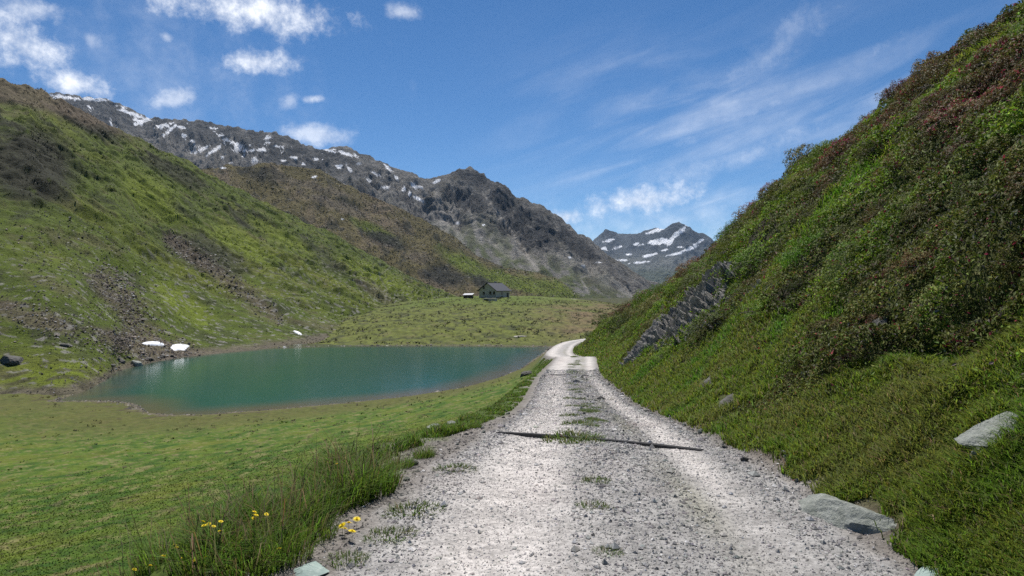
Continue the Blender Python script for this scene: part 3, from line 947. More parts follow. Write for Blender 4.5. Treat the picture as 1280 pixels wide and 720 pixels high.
gp, lp = bank_cover()
V, F, C = join(gp)
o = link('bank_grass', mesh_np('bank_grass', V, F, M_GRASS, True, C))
tag(o, 'green and straw coloured grass growing on the steep right bank', 'grass', kind='stuff')
V, F, C = join(lp)
o = link('bank_heath', mesh_np('bank_heath', V, F, M_COVER, False, C))
tag(o, 'low leafy heath covering the steep right bank between the shrubs', 'ground cover', kind='stuff')


tick('shrubs')
# ------------------------------------------------------------------ shrubs
def shrub_mesh(name, leafc, tip_glintc, seed, nclump=46, nleaf=42, ls=0.034, flat=0.6, red=0.0):
    rs = np.random.default_rng(seed)
    P, N, Cc = [], [], []
    for k in range(nclump):
        a = rs.random() * 2 * np.pi
        e = np.arcsin(rs.random() ** 0.8)
        rad = 0.72 + 0.34 * rs.random()
        c = np.array([np.cos(a) * np.cos(e) * rad, np.sin(a) * np.cos(e) * rad, np.sin(e) * rad * flat])
        cr = 0.13 + 0.12 * rs.random()
        d = rs.normal(0, 1, (nleaf, 3))
        d /= np.linalg.norm(d, axis=1)[:, None]
        d[:, 2] = np.abs(d[:, 2]) * 0.9 - 0.15
        p = c + d * cr * (0.6 + 0.4 * rs.random((nleaf, 1)))
        nn = d * 0.7 + c / np.linalg.norm(c) * 0.5 + np.array([0, 0, 0.4])
        P.append(p); N.append(nn)
        t = rs.random((nleaf, 1))
        base = np.asarray(leafc) * (0.7 + 0.6 * rs.random())
        t = t ** 1.6
        cc = base * (1 - t * 0.8) + np.asarray(tip_glintc) * t * 0.8  # pale leaf tips, with the bright leaf glints put into the same colour
        cc = cc * (1 + rs.normal(0, 0.22, (nleaf, 1)))
        rr = rs.random(nleaf) < red * (2 if k % 5 == 0 else 0.4)
        cc[rr] = np.array([0.16, 0.03, 0.035]) * (0.7 + 0.6 * rs.random((rr.sum(), 1)))
        Cc.append(cc)
    # inner leaves and shade-side fill
    ni = 420
    d = rs.normal(0, 1, (ni, 3)); d /= np.linalg.norm(d, axis=1)[:, None]; d[:, 2] = np.abs(d[:, 2])
    P.append(d * np.array([1, 1, flat]) * (0.35 + 0.4 * rs.random((ni, 1)))); N.append(d)
    Cc.append(np.asarray(leafc) * (0.6 + 0.5 * rs.random((ni, 1))))
    P, N, Cc = np.concatenate(P), np.concatenate(N), np.clip(np.concatenate(Cc), 0.005, 0.9)
    V, F, c = leaves(P, N, ls * (0.65 + 0.7 * rs.random(len(P))), Cc, 0.42, 0.5)
    return mesh_np(name, V, F, M_LEAF, False, c)


def tube(path, r0, r1, k=5):
    path = np.asarray(path, float)
    V = []
    for i, p in enumerate(path):
        d = path[min(i + 1, len(path) - 1)] - path[max(i - 1, 0)]
        d /= max(np.linalg.norm(d), 1e-6)
        a = np.cross(d, [0.3, 0.5, 0.81]); a /= max(np.linalg.norm(a), 1e-6)
        b = np.cross(d, a)
        r = r0 + (r1 - r0) * i / (len(path) - 1)
        for j in range(k):
            t = 2 * np.pi * j / k
            V.append(p + (a * np.cos(t) + b * np.sin(t)) * r)
    F = []
    for i in range(len(path) - 1):
        for j in range(k):
            F.append([i * k + j, i * k + (j + 1) % k, (i + 1) * k + (j + 1) % k, (i + 1) * k + j])
    return np.array(V), np.array(F)


def twig_mesh(name, seed, n=16, flat=0.6):
    rs = np.random.default_rng(seed)
    parts = []
    for k in range(n):
        a = rs.random() * 2 * np.pi
        e = rs.random() * 0.9
        end = np.array([np.cos(a) * np.cos(e), np.sin(a) * np.cos(e), flat * np.sin(e) + 0.05]) * (0.85 + 0.25 * rs.random())
        mid_ = end * 0.5 + np.array([0, 0, 0.12]) + rs.normal(0, 0.05, 3)
        V, F = tube([np.array([0, 0, -0.1]), mid_ * 0.6, mid_, end], 0.016, 0.005)
        parts.append((V, F, np.ones((len(V), 3))))
    V, F, c = join(parts)
    return mesh_np(name, V, F, M_TWIG, True)


def blossom_mesh(name, seed, n=34, flat=0.6, col=(0.30, 0.018, 0.075)):
    rs = np.random.default_rng(seed)
    P, N = [], []
    for k in range(n):
        a = rs.random() * 2 * np.pi
        e = 0.3 + rs.random() * 1.2
        c = np.array([np.cos(a) * np.cos(e), np.sin(a) * np.cos(e), flat * np.sin(e)]) * 1.0
        for j in range(7):
            P.append(c + rs.normal(0, 0.03, 3) + np.array([0, 0, 0.03])); N.append(c + np.array([0, 0, 0.6]))
    P, N = np.array(P), np.array(N)
    V, F, c = leaves(P, N, 0.024 * (0.7 + 0.6 * rs.random(len(P))), np.clip(np.array(col) * (0.6 + 0.8 * rs.random((len(P), 1))), 0, 1), 0.7, 0.7)
    return mesh_np(name, V, F, M_PETAL, False, c)


KINDS = {
    'olive': dict(fol=[shrub_mesh('shrub_foliage', (0.070, 0.088, 0.018), (0.230, 0.240, 0.060), 900 + i, red=0.03) for i in range(4)],
                  label='dark olive leathery shrub with pale leaf tips and painted glints on the steep bank', group='olive shrubs on the right bank', name='olive_shrub'),
    'rose': dict(fol=[shrub_mesh('shrub_foliage', (0.095, 0.072, 0.024), (0.220, 0.160, 0.060), 920 + i, red=0.14) for i in range(4)],
                 label='brownish alpine rose shrub with dark red buds on the steep bank', group='alpine rose shrubs on the right bank', name='alpine_rose_shrub'),
    'green': dict(fol=[shrub_mesh('shrub_foliage', (0.110, 0.180, 0.015), (0.200, 0.275, 0.030), 940 + i, ls=0.030) for i in range(4)],
                  label='bright green bilberry shrub growing among darker shrubs on the bank', group='bilberry shrubs on the right bank', name='bilberry_shrub'),
}
TWIGS = [twig_mesh('shrub_branches', 960 + i) for i in range(3)]
BLOOM = [blossom_mesh('shrub_blossoms', 970 + i) for i in range(3)]


def put_shrub(kind, x, y, r, zs=1.0, parts=True, bloom=False, label=None, dz=0.0):
    K = KINDS[kind]
    z = float(terrain(np.array([x]), np.array([y]))[0])
    n = slope_normal(np.array([x]), np.array([y]))[0]
    root = empty(K['name'], (x, y, z - 0.12 * r + dz))
    nrm = Vector(n).lerp(Vector((0, 0, 1)), 0.45).normalized()
    q = Vector((0, 0, 1)).rotation_difference(nrm)
    root.rotation_mode = 'QUATERNION'
    root.rotation_quaternion = q @ Euler((0, 0, random.random() * 6.28)).to_quaternion()
    root.scale = (r * random.uniform(0.85, 1.2), r * random.uniform(0.85, 1.2), r * zs)
    link('foliage', random.choice(K['fol']), root)
    if parts: link('branches', random.choice(TWIGS), root)
    if bloom: link('blossoms', random.choice(BLOOM), root)
    tag(root, label or K['label'], 'shrub', K['group'])
    return root


def plant_shrubs():
    placed = []
    n_ = 24000
    Dc = 5.8 * (84 / 5.8) ** RNG.random(n_)
    xc = (715 + 630 * RNG.random(n_) - 640) / F0 * Dc
    qc, sc_ = bank_q(xc, Dc)
    shc, huec = bank_kind(xc, Dc)
    okc = (sc_ > 1.3) & (qc < 1.06) & (RNG.random(n_) < shc)
    xc, Dc, qc, sc_, huec = xc[okc], Dc[okc], qc[okc], sc_[okc], huec[okc]
    okc = ~bare(xc, Dc, terrain(xc, Dc), 1.15)
    for x, D, q, s_, hue in zip(xc[okc], Dc[okc], qc[okc], sc_[okc], huec[okc]):
        if len(placed) >= 285: break
        x, y = float(x), float(D)
        r = (0.26 + 0.0135 * D) * random.uniform(0.6, 1.6) * (1 if s_ > 2.2 else 0.6)
        if any((x - a) ** 2 + (y - b) ** 2 < (0.66 * (r + c)) ** 2 for a, b, c in placed): continue
        placed.append((x, y, r))
        h = hue + random.gauss(0, 0.09)
        kind = 'green' if h > 0.05 else 'rose' if h < (0.0 if s_ > 5.0 else -0.10 if s_ > 4.0 else -0.35) else 'olive'
        bl = kind == 'rose' and s_ > 4.5 and random.random() < 0.35
        lab = 'alpine rose shrub in pink red bloom high on the steep bank' if bl else None
        o = put_shrub(kind, x, y, r, random.uniform(0.9, 1.4), D < 34, bl, lab)
        if bl: o['group'] = 'blooming alpine rose shrubs high on the bank'
    return placed


SHRUBS = plant_shrubs()

tick('ray casting')
# ------------------------------------------------------------------ ray casting onto what has been built
bpy.context.view_layer.update()
DG = bpy.context.evaluated_depsgraph_get()


def hit(px, py, on=None):
    """the first point of these objects along the line of sight"""
    d = Vector(((px - 640) / F0, 1.0, -(py - 360) / F0)).normalized()
    o = Vector((0, 0, CAMZ))
    best = None
    for n_ in on or GROUND:
        ok, loc, nrm, i = bpy.data.objects[n_].ray_cast(o, d)
        if ok and (best is None or loc.y < best[0].y): best = (loc.copy(), nrm.copy())
    return best or (None, None)


GROUND = ('ground', 'hillside', 'hill', 'mountain')


def ico(sub):
    import bmesh
    bm = bmesh.new()
    bmesh.ops.create_icosphere(bm, subdivisions=sub, radius=1.0)
    V = np.array([v.co[:] for v in bm.verts]); F = np.array([[v.index for v in f.verts] for f in bm.faces])
    bm.free()
    return V, F


ICO = {k: ico(k) for k in (1, 2, 3, 4, 5)}


def rock_mesh(name, mat, seed, sub=4, dims=(1, 1, 1), planes=9, rough=0.05, flat=0.0):
    """an angular boulder: a ball cut by random planes, then roughened"""
    rs = np.random.default_rng(seed)
    V, F = ICO[sub]
    V = V.copy()
    for k in range(planes + 4):
        n = rs.normal(0, 1, 3); n /= np.linalg.norm(n)
        d = 0.42 + 0.40 * rs.random()
        over = np.maximum(V @ n - d, 0)
        V = V - over[:, None] * n
    # parallel cleavage steps, cracks and grain
    cl = rs.normal(0, 1, 3); cl /= np.linalg.norm(cl)
    h_ = V @ cl * 5 + 0.8 * fbm(V[:, 0] * 2.5, V[:, 1] * 2.5 + V[:, 2], 3, seed % 97)
    saw = h_ - np.floor(h_)
    a = fbm(V[:, 0] * 7 + V[:, 2] * 4.7, V[:, 1] * 7 - V[:, 2] * 3, 4, seed % 83)
    V = V * (1 + rough * (0.9 * a + 0.8 * saw - 0.9 * (saw > 0.93))[:, None])
    V = V * np.array(dims)
    return mesh_np(name, V, F, mat, False)


ROCK_GREY = mat_rock('grey_green_rock', (0.27, 0.285, 0.255), (0.165, 0.18, 0.155), (0.36, 0.36, 0.335), 7, 0.9, 0.05)
ROCK_DARK = mat_rock('dark_rock', (0.10, 0.095, 0.085), (0.065, 0.062, 0.055), (0.16, 0.155, 0.14), 1.2, 0.6, 0.2)
ROCK_STRATA = mat_rock('layered_schist', (0.28, 0.27, 0.245), (0.15, 0.142, 0.13), (0.35, 0.35, 0.325), 2.2, 0.9, 0.12, ((0.0, 0.75, 0.3), (5.0, 1.0, 1.0)))
ROCK_SLATE = mat_rock('green_slate', (0.26, 0.33, 0.30), (0.20, 0.26, 0.24), (0.33, 0.38, 0.35), 4, 0.3, 0.02)


def put_rock(name, px, py, wpx, hpx, mat, seed, label, cat='rock', group=None, flat=0.6, sink=0.35, rot=0.0, tilt=(0, 0), sub=4, planes=9, rough=0.05, on=GROUND):
    loc, nrm = hit(px, py, on)
    if loc is None: return None
    D = loc.y
    w, h = wpx / F0 * D / 2, hpx / F0 * D / 2
    me = rock_mesh(name, mat, seed, sub, (w, w * flat, h), planes, rough)
    o = link(name, me, None, loc + Vector((0, 0, h * (0.5 - sink))))
    o.rotation_euler = (math.radians(tilt[0]), math.radians(tilt[1]), rot)
    tag(o, label, cat, group)
    return o


def slab(name, px, py, lpx, wpx, thick, ang, mat, seed, label, cat='rock', up=0.0, n_lerp=0.15):
    """a flattish rock lying in the slope, long axis turned by ang in the picture"""
    loc, nrm = hit(px, py, ('ground',))
    D = loc.y
    a = math.radians(ang)
    nrm = Vector(slope_normal(np.array([loc.x]), np.array([loc.y]), 0.7)[0])
    nv = nrm.lerp(Vector((0, 0, 1)), n_lerp).normalized()
    t1 = Vector((math.cos(a), 0, math.sin(a)))
    vd = (loc - Vector((0, 0, CAMZ))).normalized()
    # the direction in the slope that shows at this angle
    t1 = (t1 - vd * (t1.dot(nv) / vd.dot(nv))).normalized()
    t2 = nv.cross(t1).normalized()
    l, w_ = lpx / F0 * D / 2, wpx / F0 * D / 2
    fo = max(abs(t1.dot(Vector((math.cos(a), 0, math.sin(a))))), 0.35)
    l = l / fo
    w_ = w_ / max(abs(t2.dot(Vector((-math.sin(a), 0, math.cos(a))))), 0.35)
    me = rock_mesh(name, mat, seed, 5, (l, w_, thick), 11, 0.045)
    o = link(name, me, None, loc + nv * (thick * up) )
    o.rotation_mode = 'QUATERNION'
    o.rotation_quaternion = Matrix((t1, t2, nv)).transposed().to_quaternion()
    tag(o, label, cat)
    return o


slab('boulder', 1058, 654, 128, 96, 0.25, 38, ROCK_GREY, 21, 'large pale grey green boulder sticking out at the right road edge', 'boulder', -0.35)
slab('rock', 1238, 550, 84, 30, 0.15, 42, ROCK_GREY, 8, 'pointed grey rock in the grass bank', 'rock', 0.15)
slab('rock', 1228, 576, 34, 14, 0.09, 55, ROCK_GREY, 15, 'smaller grey rock tucked under the pointed rock on the bank', 'rock', 0.3)
put_rock('stone_slab', 386, 714, 62, 12, ROCK_SLATE, 31, 'flat greenish slate slab lying at the left gravel edge', 'stone', None, 0.9, 0.3, 0.2, (3, 0), 4, 10, 0.02)
put_rock('stone_slab', 1172, 717, 66, 16, ROCK_SLATE, 33, 'flat pale green slab at the right road edge below the boulder', 'stone', None, 0.9, 0.3, -0.3, (5, -6), 4, 10, 0.02)
put_rock('rock', 543, 535, 24, 9, ROCK_GREY, 41, 'low grey rock in the grass beyond the left verge', 'rock', None, 0.9, 0.35, 0.2, (0, 0), 3, 8, 0.06)
put_rock('rock', 563, 530, 16, 7, ROCK_GREY, 43, 'small grey rock just right of the low verge rock', 'rock', None, 0.9, 0.4, 0.6, (0, 0), 3, 8, 0.06)
put_rock('rock', 655, 470, 22, 14, ROCK_DARK, 45, 'dark rock in the left verge above the lake', 'rock', None, 1.2, 0.55, 0.1, (0, -20), 4, 8, 0.06)
put_rock('boulder', 15, 453, 34, 13, ROCK_DARK, 51, 'dark boulder alone on the green apron left of the lake', 'boulder', None, 0.8, 0.25, 0.1, (0, 8), 4, 8, 0.07)
put_rock('boulder', 82, 432, 16, 6, ROCK_DARK, 57, 'dark round boulder at the lower end of the rubble streak', 'boulder', None, 0.9, 0.3, 0.3, (0, 5), 3, 8, 0.07)
put_rock('stone_slab', 651, 421, 19, 3.2, mat_rock('pale_stone', (0.45, 0.42, 0.38), (0.30, 0.28, 0.25), None, 1, 0.4, 0.2), 55, 'long pale stone lying on the far shore meadow', 'stone', None, 0.5, 0.2, 0.05, (0, 0), 3, 8, 0.05)
for k, (px, py, w, h) in enumerate([(170, 456, 22, 12), (150, 452, 13, 7), (187, 450, 14, 9), (203, 447, 10, 6), (160, 447, 10, 6), (216, 446, 9, 5), (140, 458, 9, 5), (178, 443, 9, 5), (125, 449, 8, 5), (233, 444, 9, 4)]):
    lab = 'broad grey boulder at the water edge below the snow patches' if k == 0 else 'dark boulder among the rubble at the lake edge'
    put_rock('boulder', px, py, w, h, ROCK_GREY if k in (0,) else ROCK_DARK, 60 + k, lab, 'boulder', 'boulders at the left lake edge', 0.9, 0.35, k * 0.7, (0, 6), 3, 9, 0.07)

# stones along the road edges
stones = [rock_mesh('stone', ROCK_GREY, 120 + i, 2, (1, 0.8, 0.6), 9, 0.05) for i in range(5)] + [rock_mesh('stone', ROCK_DARK, 130 + i, 2, (1, 0.75, 0.55), 9, 0.05) for i in range(2)]
for k in range(44):
    y = 4.3 * (17 / 4.3) ** random.random()
    right = k % 4 != 0
    x = float(road_x(np.array(y))) + (float(hwR(y)) + random.gauss(0.0, 0.13) if right else -float(hwL(y)) - abs(random.gauss(0.15, 0.25)))
    z = float(terrain(np.array([x]), np.array([y]))[0])
    r = random.uniform(0.025, 0.07)
    o = link('stone', random.choice(stones), None, (x, y, z + r * 0.2))
    o.scale = (r, r, r)
    o.rotation_euler = (random.uniform(-.3, .3), random.uniform(-.3, .3), random.random() * 6)
    tag(o, 'loose grey stone lying along the right road edge' if right else 'loose grey stone lying along the left road edge', 'stone', 'stones along the right road edge' if right else 'stones along the left road edge')

# gravel (stuff)
OCT = np.array([[1, 0, 0], [-1, 0, 0], [0, 1, 0], [0, -1, 0], [0, 0, 1], [0, 0, -1]], float)
OCF = np.array([[0, 2, 4], [2, 1, 4], [1, 3, 4], [3, 0, 4], [2, 0, 5], [1, 2, 5], [3, 1, 5], [0, 3, 5]])
n = 180000
y = 3.2 * (40 / 3.2) ** RNG.random(n)
s = RNG.uniform(-2.7, 2.5, n)
x = road_x(y) + s
c, road = zone(x, y)
w = np.where(s < -hwL(y), 0.55 * sstep(-2.7, -1.9, s) * sstep(16, 7, y), road)
w = np.where(s > hwR(y) - 0.1, np.maximum(w, 0.55 * sstep(0.75, 0.1, s - hwR(y))), w)
ok = RNG.random(n) < w
x, y, s, c = x[ok], y[ok], s[ok], c[ok]
n = len(x)
z = terrain(x, y)
r = (0.0032 + 0.00048 * y) * np.exp(RNG.normal(-0.1, 0.58, n))
r = np.where((np.abs(s + 0.8) < 0.5) | (np.abs(s - 1.0) < 0.25), r * 0.7, r)
Vg = OCT[None] * (1 + RNG.normal(0, 0.25, (n, 6, 1)))
Vg = Vg * np.stack([np.ones(n), RNG.uniform(0.6, 1, n), RNG.uniform(0.4, 0.8, n)], -1)[:, None, :]
a = RNG.random(n) * 6.283
ca, sa = np.cos(a), np.sin(a)
Vx = Vg[..., 0] * ca[:, None] - Vg[..., 1] * sa[:, None]
Vy = Vg[..., 0] * sa[:, None] + Vg[..., 1] * ca[:, None]
Vg = np.stack([Vx, Vy, Vg[..., 2] + 0.25], -1) * r[:, None, None] + np.stack([x, y, z], -1)[:, None, :]
trk = np.maximum(np.exp(-((s + 0.80) / 0.6) ** 2), np.exp(-((s - 1.0) / 0.25) ** 2))
tone = np.exp(RNG.normal(0.10, 1.0, n) * (0.20 - 0.09 * trk))
gc = c * tone[:, None] * (1 + RNG.normal(0, 0.03, (n, 3)))
wh = RNG.random(n) < 0.09
gc[wh] = np.array([0.62, 0.60, 0.58]) * RNG.uniform(0.75, 1.1, (wh.sum(), 1))
dk = RNG.random(n) < 0.032 * (1 - 0.6 * trk)
gc[dk] = np.array([0.09, 0.088, 0.085]) * RNG.uniform(0.7, 1.3, (dk.sum(), 1))
Fg = (OCF[None] + (np.arange(n) * 6)[:, None, None]).reshape(-1, 3)
o = link('gravel', mesh_np('gravel', Vg.reshape(-1, 3), Fg, M_STONE, False, np.repeat(np.clip(gc, 0.02, 0.75), 6, axis=0)))
tag(o, 'loose pale and grey gravel covering the mountain road', 'gravel', kind='stuff')

# rubble on the left hillside (stuff): thrown where the scree is
hv = np.empty(len(hill.data.vertices) * 3, dtype=np.float32)
hill.data.vertices.foreach_get('co', hv)
hv = hv.reshape(-1, 3).astype(float)
hpx, hpy = project(hv[:, 0], hv[:, 1], hv[:, 2])
wsc = np.maximum.reduce([sstep(1.2, 0.4, blob(hpx, hpy, 185, 436, 95, 22, 10)), sstep(1.2, 0.4, blob(hpx, hpy, 45, 398, 85, 22, 20)) * 0.8, sstep(30, 5, line(hpx, hpy, 130, 350, 200, 430)[0]) * 0.8, sstep(20, 2, line(hpx, hpy, 215, 300, 345, 395)[0]) * 0.5,
                         sstep(1.2, 0.3, blob(hpx, hpy, 60, 360, 160, 100, 0)) * 0.10, sstep(1.2, 0.4, blob(hpx, hpy, 90, 470, 110, 26, -10)) * 0.12])
wsc *= (hpy > 260) & (hpx > -30)
pick = RNG.choice(len(hv), 9000, p=wsc / wsc.sum())
P = hv[pick] + RNG.normal(0, 0.35, (9000, 3)) * np.array([1, 1, 0.3])
r = 0.0011 * P[:, 1] * np.minimum(np.exp(RNG.normal(0, 0.5, len(P))), 2.0)
Vg = OCT[None] * (1 + RNG.normal(0, 0.3, (len(P), 6, 1))) * np.array([1, 1, 0.7]) * r[:, None, None] + P[:, None, :]
gc = np.array([0.15, 0.125, 0.105]) * np.exp(RNG.normal(0, 0.45, (len(P), 1)))
wh = RNG.random(len(P)) < 0.12
gc[wh] = np.array([0.36, 0.35, 0.33])
Fg = (OCF[None] + (np.arange(len(P)) * 6)[:, None, None]).reshape(-1, 3)
o = link('scree_rubble', mesh_np('scree_rubble', Vg.reshape(-1, 3), Fg, M_STONE, False, np.repeat(np.clip(gc, 0.02, 0.6), 6, axis=0)))
tag(o, 'brown and grey scree rubble strewn above the left lake shore', 'rubble', kind='stuff')


tick('rock faces')
# stones and gravel along the water's edge
n = 2600
seg = RNG.integers(0, len(SHORE), n)
t_ = RNG.random(n)[:, None]
P2 = SHORE[seg] * (1 - t_) + SHORE[(seg + 1) % len(SHORE)] * t_ + RNG.normal(0, 0.45, (n, 2))
zz = np.maximum(terrain(P2[:, 0], P2[:, 1]), LAKE_Z - 0.1)
r = 0.0011 * P2[:, 1] * np.exp(RNG.normal(-0.2, 0.5, n))
Vg = OCT[None] * (1 + RNG.normal(0, 0.3, (n, 6, 1))) * np.array([1, 1, 0.6]) * r[:, None, None] + np.concatenate([P2, zz[:, None]], 1)[:, None, :]
gc = np.array([0.17, 0.15, 0.125]) * np.exp(RNG.normal(0, 0.45, (n, 1)))
Fg = (OCF[None] + (np.arange(n) * 6)[:, None, None]).reshape(-1, 3)
o = link('shore_gravel', mesh_np('shore_gravel', Vg.reshape(-1, 3), Fg, M_STONE, False, np.repeat(np.clip(gc, 0.02, 0.5), 6, axis=0)))
tag(o, 'small brown stones and gravel along the edge of the lake', 'gravel', kind='stuff')


# dark heath tussocks on the knoll and the hillsides (ground cover nobody could count)
def tufts(P, N, size, col, per=6):
    n_ = len(P)
    Q = np.repeat(P, per, axis=0) + RNG.normal(0, 0.55, (n_ * per, 3)) * np.repeat(size, per)[:, None] * np.array([1.3, 1.3, 0.35])
    Q[:, 2] += np.repeat(size, per) * 0.35
    return leaves(Q, np.repeat(N, per, axis=0), np.repeat(size, per) * (0.4 + 0.4 * RNG.random(n_ * per)), np.repeat(col, per, axis=0) * (1 + RNG.normal(0, 0.2, (n_ * per, 1))), 0.6, 0.6)


n = 9500
y = 142 + 185 * RNG.random(n)
x = -75 + 125 * RNG.random(n)
c, _ = zone(x, y)
dens = fbm(x * 0.09, y * 0.06, 3, 651) + 0.3 * fbm(x * 0.4, y * 0.3, 3, 653)
ok = (RNG.random(n) < sstep(-0.25, 0.25, dens) * np.where((y > 290) & (np.abs(x + 8) < 45), 0.12, 1)) & (shore_dist(x, y) > 2)
x, y, c = x[ok], y[ok], c[ok]
z = terrain(x, y)
n = len(x)
tone = RNG.random((n, 1))
col = np.where(tone < 0.6, np.array([[0.050, 0.060, 0.018]]), np.where(tone < 0.85, np.array([[0.085, 0.095, 0.025]]), np.array([[0.10, 0.078, 0.045]])))
pk = tufts(np.stack([x, y, z], -1), np.tile([0, -0.3, 1.0], (n, 1)), 0.20 + 0.30 * RNG.random(n) ** 2, np.clip(col, 0, 1))
# hillside: darker heath in the dark areas, brighter tufts in the green ones
hc = np.empty(len(hill.data.vertices) * 4, dtype=np.float32)
hill.data.attributes['col'].data.foreach_get('color', hc)
hc = hc.reshape(-1, 4)[:, :3].astype(float)
wt = (hv[:, 1] < 640) & (hpx > -40) & (hpx < 640)
pick = RNG.choice(np.nonzero(wt)[0], 22000)
P = hv[pick]
sz = (0.0010 + 0.0012 * RNG.random(len(P)) ** 2) * P[:, 1]
lum = hc[pick] @ np.array([0.3, 0.6, 0.1])
dk_ = RNG.random(len(P)) < np.clip(1.0 - lum / 0.085, 0.15, 0.9)
col = np.where(dk_[:, None], hc[pick] * 0.72, hc[pick] * 1.15)
ph_ = tufts(P, np.tile([0.45, -0.2, 0.9], (len(P), 1)), sz, np.clip(col, 0.01, 0.5), 5)
n = 4500
x, y = log_points(n, 8, 80, -20, 690)
ok = (x - road_x(y) < -hwL(y) - 2.2) & (shore_dist(x, y) > 1.0) & (fbm(x * 0.35, y * 0.3, 3, 661) > 0.05)
x, y = x[ok], y[ok]
c, _ = zone(x, y)
n = len(x)
sel = RNG.random((n, 1))
col = np.where(sel < 0.35, c * 0.92, np.where(sel < 0.8, c * 1.25, np.array([[0.15, 0.135, 0.065]])))
Vt, Ft, Ct = tufts(np.stack([x, y, terrain(x, y) - 0.02], -1), np.tile([0, -0.2, 1.0], (n, 1)), 0.0022 * y * (0.5 + RNG.random(n)), np.clip(col, 0.01, 0.5), 6)
o = link('meadow_tufts', mesh_np('meadow_tufts', Vt, Ft, M_GRASS, False, np.clip(Ct, 0.01, 0.5)))
tag(o, 'low tufts and straw scattered over the lakeside meadow', 'grass', kind='stuff')
mv = np.empty(len(mid.data.vertices) * 3, dtype=np.float32)
mid.data.vertices.foreach_get('co', mv)
mv = mv.reshape(-1, 3).astype(float)
mc = np.empty(len(mid.data.vertices) * 4, dtype=np.float32)
mid.data.attributes['col'].data.foreach_get('color', mc)
mc = mc.reshape(-1, 4)[:, :3].astype(float)
pick = RNG.choice(len(mv), 16000)
sel = RNG.random((len(pick), 1))
col = np.where(sel < 0.55, mc[pick] * 0.5, np.where(sel < 0.85, mc[pick] * 1.3, np.array([[0.20, 0.185, 0.16]])))
pm = tufts(mv[pick], np.tile([0.4, -0.3, 0.9], (len(pick), 1)), (0.0010 + 0.0010 * RNG.random(len(pick)) ** 2) * mv[pick][:, 1], np.clip(col, 0.01, 0.5), 5)
V, F, C = join([pk, ph_, pm])
o = link('mountain_heath', mesh_np('mountain_heath', V, F, M_COVER, False, np.clip(C, 0.005, 0.5)))
tag(o, 'dark heath tussocks dotted over the knoll and the far hillsides', 'ground cover', kind='stuff')


# ------------------------------------------------------------------ rock faces in the bank
def outcrop(name, px, py, rx, ry, ang, seed, label, n=110, amp=0.35):
    loc, nrm = hit(px, py, ('ground',))
    D = loc.y
    U = np.linspace(-1, 1, n)
    a = math.radians(ang)
    uu, vv = np.meshgrid(U, U, indexing='ij')
    nv = Vector(slope_normal(np.array([loc.x]), np.array([loc.y]), 1.2)[0])
    vd = (loc - Vector((0, 0, CAMZ))).normalized()
    d1 = Vector((math.cos(a), 0, -math.sin(a)))
    d2 = Vector((math.sin(a), 0, math.cos(a)))
    t1 = (d1 - vd * (d1.dot(nv) / vd.dot(nv))).normalized()
    t2 = nv.cross(t1).normalized()
    sx = rx / F0 * D / max(abs(t1.dot(d1)), 0.3)
    sy = ry / F0 * D / max(abs(t2.dot(d2)), 0.3)
    rr = np.sqrt(uu ** 2 + vv ** 2)
    lift = sstep(1.02, 0.70, rr + 0.55 * fbm(uu * 2.2 + seed, vv * 2.2, 4, seed))
    wv = vv * sy
    wu = uu * sx
    ph = wv / 0.30 + 0.22 * wu + 1.3 * fbm(wu * 0.35, wv * 0.9, 4, seed + 1)
    saw = ph - np.floor(ph)
    tone = pn(np.floor(ph) * 3.7, wu * 0.5, seed + 2)
    ph2 = wv / 0.085 + 0.35 * wu + 1.2 * fbm(wu * 0.8, wv * 2, 3, seed + 3)
    saw2 = ph2 - np.floor(ph2)
    crack = sstep(0.62, 0.85, ridged(wu * 0.55, wv * 0.5, 3, seed + 5))
    fine = fbm(wu * 3.0, wv * 5, 4, seed + 4)
    base = np.stack([loc.x + t1.x * uu * sx + t2.x * vv * sy, loc.y + t1.y * uu * sx + t2.y * vv * sy], -1)
    zz = terrain(base[..., 0].ravel(), base[..., 1].ravel()).reshape(uu.shape)
    off = lift * (0.02 + 0.26 * saw ** 1.5 + 0.18 * tone + 0.08 * saw2 + 0.10 * fine - 0.22 * crack) * (amp / 0.35) - 0.25 * (1 - lift)
    P = np.stack([base[..., 0] + nv.x * off, base[..., 1] + nv.y * off, zz + nv.z * off], -1)
    o = link(name, mesh_np(name, (P - np.array(loc[:])).reshape(-1, 3), grid_faces(n, n), ROCK_STRATA, False), None, loc)
    tag(o, label, 'rock')
    return o


outcrop('rock_outcrop', 868, 388, 74, 20, -42, 701, 'long layered grey rock outcrop slanting up the bank above the road bend', 300)
outcrop('rock_outcrop', 812, 430, 30, 19, -55, 711, 'dark ribbed rock outcrop at the lower end of the long layered one', 160)
slab('rock', 908, 502, 28, 13, 0.12, 60, ROCK_DARK, 721, 'small grey fin of rock at the foot of the bank', 'rock', -0.1)
slab('rock', 884, 480, 24, 9, 0.10, 65, ROCK_DARK, 731, 'narrow grey rock fin left of the small foot rock', 'rock', 0.0)
slab('rock', 1102, 412, 34, 14, 0.10, 60, ROCK_DARK, 741, 'small dark rock showing beside the shaded hollow in the bank', 'rock', 0.2)


# ------------------------------------------------------------------ snow patches by the lake
M_SNOW, nt, out = new_mat('old_snow')
co = nt.new('ShaderNodeTexCoord').outputs['Object']
b = nt.new('ShaderNodeBsdfPrincipled')
nt.l.new(nt.mix(nt.ramp(nt.noise(co, 0.8, 6), 0.35, 0.65), (0.72, 0.73, 0.75), (0.86, 0.87, 0.88)), b.inputs['Base Color'])
b.inputs['Roughness'].default_value = 0.6
nt.l.new(b.outputs[0], out.inputs[0])


